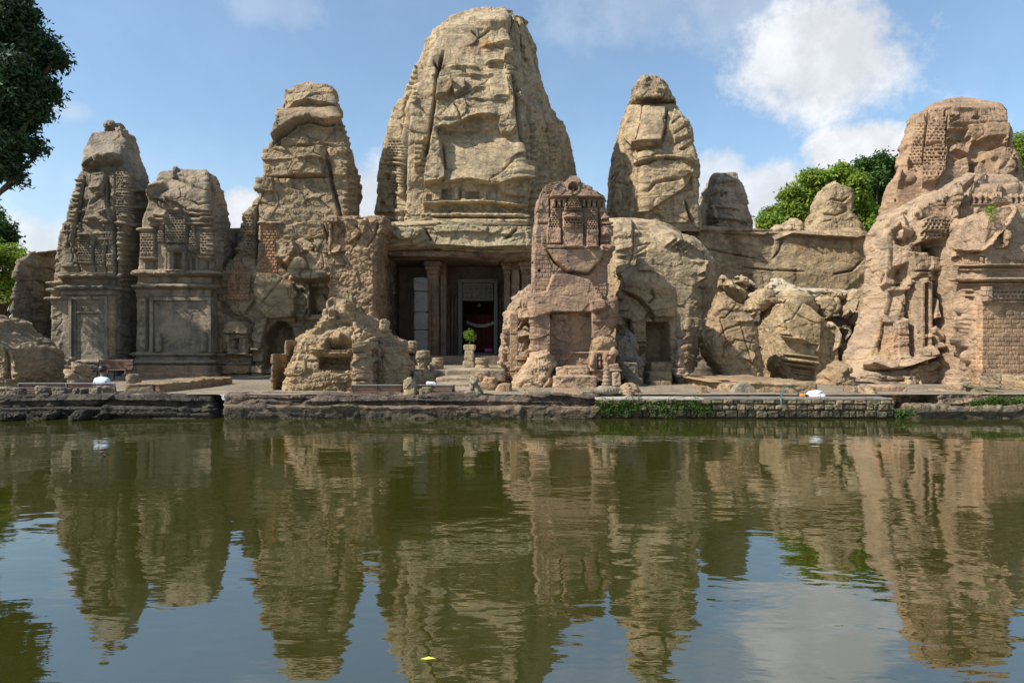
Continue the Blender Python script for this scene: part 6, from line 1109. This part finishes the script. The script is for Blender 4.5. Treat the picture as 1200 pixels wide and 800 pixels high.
DG = leaf_mat('deep_green_leaves', (.035, .085, .016), (.06, .12, .022), .3)
c = []
for px, py, r in ((10, 315, 1.1), (-5, 300, 1.2), (24, 330, .9), (20, 345, .9), (2, 350, 1.1), (-30, 320, 1.8), (28, 305, .5), (-40, 360, 1.6)):
    x, y, z = P3(px, py, 44); c.append((x, y, z, r, r, r*.8))
c = subclump(c, 7, len(c))
tree('small_tree', (P3(2, 0, 44)[0], 44, .4), c, 15000, .14, MG, 'light green small tree behind the wing at the left edge', .2, 5)
c = []
for px, py, r in ((2, 270, 1.0), (-20, 262, 1.5), (8, 282, .6), (-40, 285, 1.6), (4, 296, .7)):
    x, y, z = P3(px, py, 50); c.append((x, y, z, r, r, r*.8))
c = subclump(c, 7, len(c))
tree('small_tree', (P3(-20, 0, 50)[0], 50, .4), c, 9000, .17, DG, 'darker green tree just above the light green one at the left edge', .22, 6)
c = []
for px, py, r in ((905, 258, 1.0), (918, 246, 1.1), (935, 250, 1.3), (948, 238, 1.3), (930, 230, 1.0), (955, 218, 1.3), (972, 208, 1.3), (985, 204, .9), (965, 228, 1.4), (948, 262, 1.4), (990, 225, 1.5), (1005, 240, 1.4), (900, 262, .6), (945, 212, .8), (982, 250, 1.8), (1012, 262, 1.4)):
    x, y, z = P3(px, py, 58); c.append((x, y, z, r*1.15, r*1.3, r*.75))
c = subclump(c, 7, len(c))
tree('bright_tree', (P3(955, 0, 58)[0], 58, .5), c, 42000, .17, MG, 'bright green spreading tree behind the jagged cliff peak', .35, 8)
c = []
for px, py, r in ((1005, 202, 1.0), (1020, 196, 1.2), (1038, 198, 1.3), (1055, 200, 1.3), (1000, 212, 1.0), (1015, 208, 1.8), (1035, 212, 2.0), (1020, 232, 2.0), (1038, 240, 2.0), (1010, 250, 1.4), (1022, 258, 1.4), (1060, 215, 2), (1028, 265, 1.2)):
    x, y, z = P3(px, py, 62); c.append((x, y, z, r, r*1.2, r*.8))
c = subclump(c, 7, len(c))
tree('deep_tree', (P3(1035, 0, 62)[0], 62, .5), c, 48000, .18, DG, 'dark green rounded tree between the cliff peak and the right temple', .4, 9)
c = []
for px, py, r in ((1195, 168, .9), (1200, 182, 1.0), (1206, 196, 1.2), (1198, 222, .8), (1195, 190, .5), (1215, 170, 1.2)):
    x, y, z = P3(px, py, 54); c.append((x, y, z, r, r, r*.7))
sh = empty('hill_shrub', (P3(1200, 0, 54)[0], 56, 10), 'green shrub on the slope at the right edge behind the temple', 'shrub')
leaves('foliage', c, 9000, .14, MG, sh, 12)
m = MB(); m.tube([(P3(1205, 0, 54)[0], 56, 9), P3(1203, 190, 54.5), P3(1200, 172, 54.3)], [.16, .1, .04], 7); m.build('stem', BARK, sh, 0, True)
# potted shrub
X, Y, Z = W(550.5, 404, 26.2)
sh = empty('potted_shrub', (X, Y, Z), 'small leafy green plant growing on the waisted pedestal', 'plant')
c = [(X, Y, Z+.38, .15, .15, .13), (X-.10, Y, Z+.34, .08, .08, .08), (X+.12, Y, Z+.30, .08, .08, .08), (X+.05, Y, Z+.47, .09, .09, .07), (X-.07, Y, Z+.46, .07, .07, .06), (X+.02, Y, Z+.22, .05, .05, .06)]
leaves('foliage', c, 650, .035, MG, sh, 15, .45, .4, .3)
m = MB(); m.tube([(X, Y, Z-.02), (X+.01, Y, Z+.2), (X, Y, Z+.36)], [.018, .014, .008], 6)
for q in c[1:5]: m.tube([(X, Y, Z+.18), q[:3]], [.01, .004], 5)
m.build('stem', BARK, sh, 0, True)
# creeping greenery on the pool wall, grass tufts at the right shore
def scatter(name, regs, n, size, mat, label, cat, seed, asp=.5):
    r = np.random.RandomState(seed); cl = []
    for (x0, x1, y0, y1, d, k) in regs:
        for _ in range(k):
            px = r.uniform(x0, x1); py = y0+(y1-y0)*r.rand()**.9; x, y, z = W(px, py, d); s_ = r.uniform(.05, .16); cl.append((x, y, z, s_*1.3, .06, s_))
    o = leaves(name, cl, n, size, mat, None, seed, asp, .4, .2); return tag(o, label, cat, None, 'stuff')
CRP = leaf_mat('creeper_leaves', (.035, .075, .014), (.075, .13, .022), .3)
scatter('creeper', [(702, 740, 470, 484, 19.88, 60), (740, 765, 470, 478, 19.88, 22), (762, 790, 469, 484, 19.88, 34), (790, 812, 470, 478, 19.88, 16), (812, 838, 469, 482, 19.88, 18)], 8000, .028, CRP, 'green creeper hanging over the left part of the pool wall', 'creeper', 21)
scatter('shore_weeds', [(1142, 1166, 470, 477, 20.1, 30), (1160, 1215, 468, 479, 20.15, 80), (1052, 1070, 483, 488, 19.85, 14)], 8000, .03, CRP, 'low green weeds growing on the shore rock at the right edge', 'weeds', 22)
tg = scatter('ledge_weeds', [(1155, 1165, 244, 250, 24.6, 8), (1160, 1166, 252, 256, 24.55, 3)], 260, .04, MG, 'tiny tufts of weeds rooted on the ledges of the right temple', 'weeds', 23)

# floating leaf
m = MB(); X = (502-600)/F*(EYE*F/(772-HZ)); Y = EYE*F/(772-HZ)
m.v = [(X-.05, Y, .004), (X-.01, Y-.018, .007), (X+.05, Y, .006), (X+.0, Y+.02, .01)]; m.f = [(0, 1, 2), (0, 2, 3)]
fl = m.build('floating_leaf', plain('yellow_leaf', (.55, .55, .08), .5)); s_ = fl.modifiers.new('t', 'SOLIDIFY'); s_.thickness = .002
tag(fl, 'single yellow-green leaf floating on the pool', 'leaf')

# ---------------------------------------------------------------- benches
WOOD = plain('varnished_slats', (.20, .10, .062), .45, .3, 14); IRON = plain('black_iron', (.018, .018, .02), .45, .1)
def make_bench(name, X0, X1, Y, z0, label, grp, bays=2, face=1, zt=None):
    """bench with its back towards the pool (face=1) or towards the temple (face=-1)"""
    T_ = empty(name, ((X0+X1)/2, Y, z0), label, 'bench', grp); h = (zt-z0) if zt else .82
    seatz = z0+.43; s = face
    m = MB()
    for k in range(4):
        yb = Y+s*(.10+k*.105); m.box(X0+.02, X1-.02, min(yb, yb+s*.085), max(yb, yb+s*.085), seatz, seatz+.03)
    m.build('seat', WOOD, T_, .005)
    m = MB(); nb_ = 6; zb = z0+h-.40
    for k in range(nb_):
        za = zb+(z0+h-zb)*k/nb_; hh = (z0+h-zb)/nb_-.012; yo = Y-s*(.02+.10*k/nb_)
        m.box(X0+.02, X1-.02, min(yo, yo+s*.025), max(yo, yo+s*.025), za, za+hh)
    m.build('backrest', WOOD, T_, .004)
    m = MB(); yo = Y-s*.13; m.box(X0-.01, X1+.01, min(yo, yo+s*.05), max(yo, yo+s*.05), z0+h, z0+h+.028); m.build('top_rail', plain('pale_rail', (.30, .26, .22), .4), T_, .005)
    for i in range(bays+1):
        x = X0+(X1-X0)*i/bays; m = MB()
        m.tube([(x, Y+s*.05, z0), (x, Y+s*.0, seatz), (x, Y-s*.135, z0+h)], .026, 6); m.tube([(x, Y+s*.05, seatz-.02), (x, Y+s*.52, seatz-.02)], .024, 6); m.tube([(x, Y+s*.5, seatz), (x, Y+s*.54, z0)], .024, 6)
        if i in (0, bays): m.tube([(x, Y-s*.06, seatz+.22), (x, Y+s*.42, seatz+.2), (x, Y+s*.44, seatz)], .018, 6)
        m.build('frame', IRON, T_, 0, True)
    return T_
GBN = 'benches along the pool edge'
def wx(px, d): return W(px, 0, d)[0]
BZ = .27
make_bench('park_bench', wx(25, 21.9), wx(137, 21.9), 21.9, .01, 'long brown slatted bench at the left with a person in white sitting on it', GBN, 2, 1, W(0, 449.5, 21.8)[2])
make_bench('park_bench', wx(414, 21.7), wx(471, 21.7), 21.7, BZ-.08, 'brown slatted bench in front of the pale ruined mound, left of the upright stone', GBN, 2, 1, W(0, 451.5, 21.6)[2])
make_bench('park_bench', wx(474, 21.8), wx(531, 21.8), 21.8, BZ-.08, 'brown slatted bench partly hidden by loose stones, left of the lion statue', GBN, 2, 1, W(0, 451.5, 21.7)[2])
make_bench('park_bench', wx(106, 29.5), wx(147, 29.5), 30.0, .66, 'dark bench with its seat facing the pool below the left spire doorway', GBN, 2, -1, W(0, 422, 30)[2])
block('upright rounded greenish stone standing between the two middle benches', 472, 444, 490, 466, 20.95, .45, GREY, 4, .7, (1.15, 1.12, .85), group=GB, poly=[(473, 446), (480, 443.5), (485, 445), (490, 452), (491, 466), (472, 466)])
block('small low dark stone at the foot of the upright greenish stone', 477, 460, 487, 467, 20.8, .3, GREY, 6, .5, (.8, .8, .6), group=GB)
block('squared dark stone right of the upright one, hiding part of the bench', 491, 454, 507, 466, 20.95, .45, GREY, 6, .6, (.9, .88, .7), group=GB)
# grey litter near the bench
tag(rock('plastic_bag', [(500, 447.5), (508, 447), (513, 448.5), (512, 451.5), (500, 452)], 22.9, .25, plain('thin_white_plastic', (.6, .58, .55), .5), None, (), None, 3, (.3, .3), .7, nzp(big=(.03, .2), fac=(.04, .15), strata=(0, 1), fine=(.01, .1)), .5, True), 'small crumpled pale bag on the lowest stair by the bench', 'bag')

# ---------------------------------------------------------------- person on the left bench, seen from behind
def person(cx, cy, seatz):
    PS = empty('person', (cx, cy, seatz), 'person in a light blue-white shirt sitting on the long left bench, seen from behind', 'person')
    skin_ = plain('skin', (.25, .135, .085), .55, .08)
    z = seatz
    v = [(cx, cy, z+.08), (cx, cy-.02, z+.26), (cx, cy-.03, z+.42), (cx, cy+.01, z+.55), (cx, cy+.03, z+.62), (cx, cy+.04, z+.70), (cx, cy+.045, z+.79),
         (cx-.17, cy-.01, z+.47), (cx-.24, cy+.02, z+.24), (cx-.17, cy+.22, z+.12), (cx-.10, cy+.30, z+.10),
         (cx+.17, cy-.01, z+.47), (cx+.24, cy+.02, z+.24), (cx+.17, cy+.22, z+.12), (cx+.10, cy+.30, z+.10),
         (cx-.10, cy+.05, z+.07), (cx-.12, cy+.45, z+.08), (cx-.12, cy+.47, z-.20), (cx-.12, cy+.47, z-.40), (cx-.12, cy+.60, z-.42),
         (cx+.10, cy+.05, z+.07), (cx+.12, cy+.45, z+.08), (cx+.12, cy+.47, z-.20), (cx+.12, cy+.47, z-.40), (cx+.12, cy+.60, z-.42)]
    e = [(0, 1), (1, 2), (2, 3), (3, 4), (4, 5), (5, 6), (2, 7), (7, 8), (8, 9), (9, 10), (2, 11), (11, 12), (12, 13), (13, 14), (0, 15), (15, 16), (16, 17), (17, 18), (18, 19), (0, 20), (20, 21), (21, 22), (22, 23), (23, 24)]
    r = [(.15, .12), (.145, .11), (.15, .11), .06, .055, .085, .075, .06, .045, .035, .03, .06, .045, .035, .03, .09, .06, .055, .04, .03, .09, .06, .055, .04, .03]
    skin_mesh('body', v, e, r, skin_, PS)
    v2 = [(cx, cy, z+.06), (cx, cy-.02, z+.26), (cx, cy-.03, z+.43), (cx, cy, z+.535), (cx-.175, cy-.01, z+.47), (cx-.245, cy+.02, z+.25), (cx-.21, cy+.12, z+.17), (cx+.175, cy-.01, z+.47), (cx+.245, cy+.02, z+.25), (cx+.21, cy+.12, z+.17)]
    skin_mesh('shirt', v2, [(0, 1), (1, 2), (2, 3), (2, 4), (4, 5), (5, 6), (2, 7), (7, 8), (8, 9)], [(.18, .15), (.17, .135), (.175, .135), .075, .085, .07, .06, .085, .07, .06], plain('pale_shirt', (.62, .70, .86), .8, .05, 20), PS)
    v3 = [(cx, cy+.02, z+.03), (cx-.10, cy+.08, z+.07), (cx-.12, cy+.45, z+.08), (cx-.12, cy+.47, z-.34), (cx+.10, cy+.08, z+.07), (cx+.12, cy+.45, z+.08), (cx+.12, cy+.47, z-.34)]
    skin_mesh('trousers', v3, [(0, 1), (1, 2), (2, 3), (0, 4), (4, 5), (5, 6)], [.14, .115, .08, .065, .115, .08, .065], plain('dark_trousers', (.03, .035, .05), .8), PS)
    m = MB(); n = 20
    hx, hy, hz = cx, cy+.02, z+.765
    for j in range(13):
        ph = math.pi*(j/12)*.74
        for i in range(n):
            a = 2*math.pi*i/n; k_ = 1+.05*math.sin(a*5+j)+.03*math.sin(a*9)
            m.v.append((hx+.098*math.sin(ph)*math.cos(a)*k_, hy+.112*math.sin(ph)*math.sin(a)*k_+.0, hz+.118*math.cos(ph)+.02))
    for j in range(12):
        for i in range(n): m.f.append((j*n+i, j*n+(i+1) % n, (j+1)*n+(i+1) % n, (j+1)*n+i))
    o = m.build('hair', plain('black_hair', (.012, .010, .009), .5, .3, 60), PS, 0, True); s_ = o.modifiers.new('t', 'SOLIDIFY'); s_.thickness = .015
    m = MB()
    for sx_ in (-1, 1): m.lathe(hx+sx_*.088, hy+.03, [(.008, hz-.05), (.02, hz-.035), (.022, hz-.01), (.008, hz+.01)], 8)
    m.build('ears', skin_, PS, 0, True)
    m = MB(); m.lathe(hx, hy+.112, [(.022, hz-.05), (.016, hz-.03), (.006, hz+.01)], 8); m.build('nose', skin_, PS, 0, True)
    for s in (-1, 1):
        for k in range(5):
            bx_, by_ = cx+s*.10, cy+.31; off = (k-2)*.016
            p0 = Vector((bx_+off, by_, z+.105)); ln_ = (.055, .07, .078, .07, .055)[k] if k else .05
            dirv = Vector((-s*.3, 1, -.15)).normalized() if k else Vector((-s*1, .6, -.1)).normalized()
            m = MB(); m.tube([p0, p0+dirv*ln_*.5, p0+dirv*ln_*.85+Vector((0, 0, -.012)), p0+dirv*ln_+Vector((0, 0, -.025))], [.011, .010, .009, .006], 6); m.build('finger', skin_, PS, 0, True)
person(wx(118, 22.05), 22.12, .01+.56)
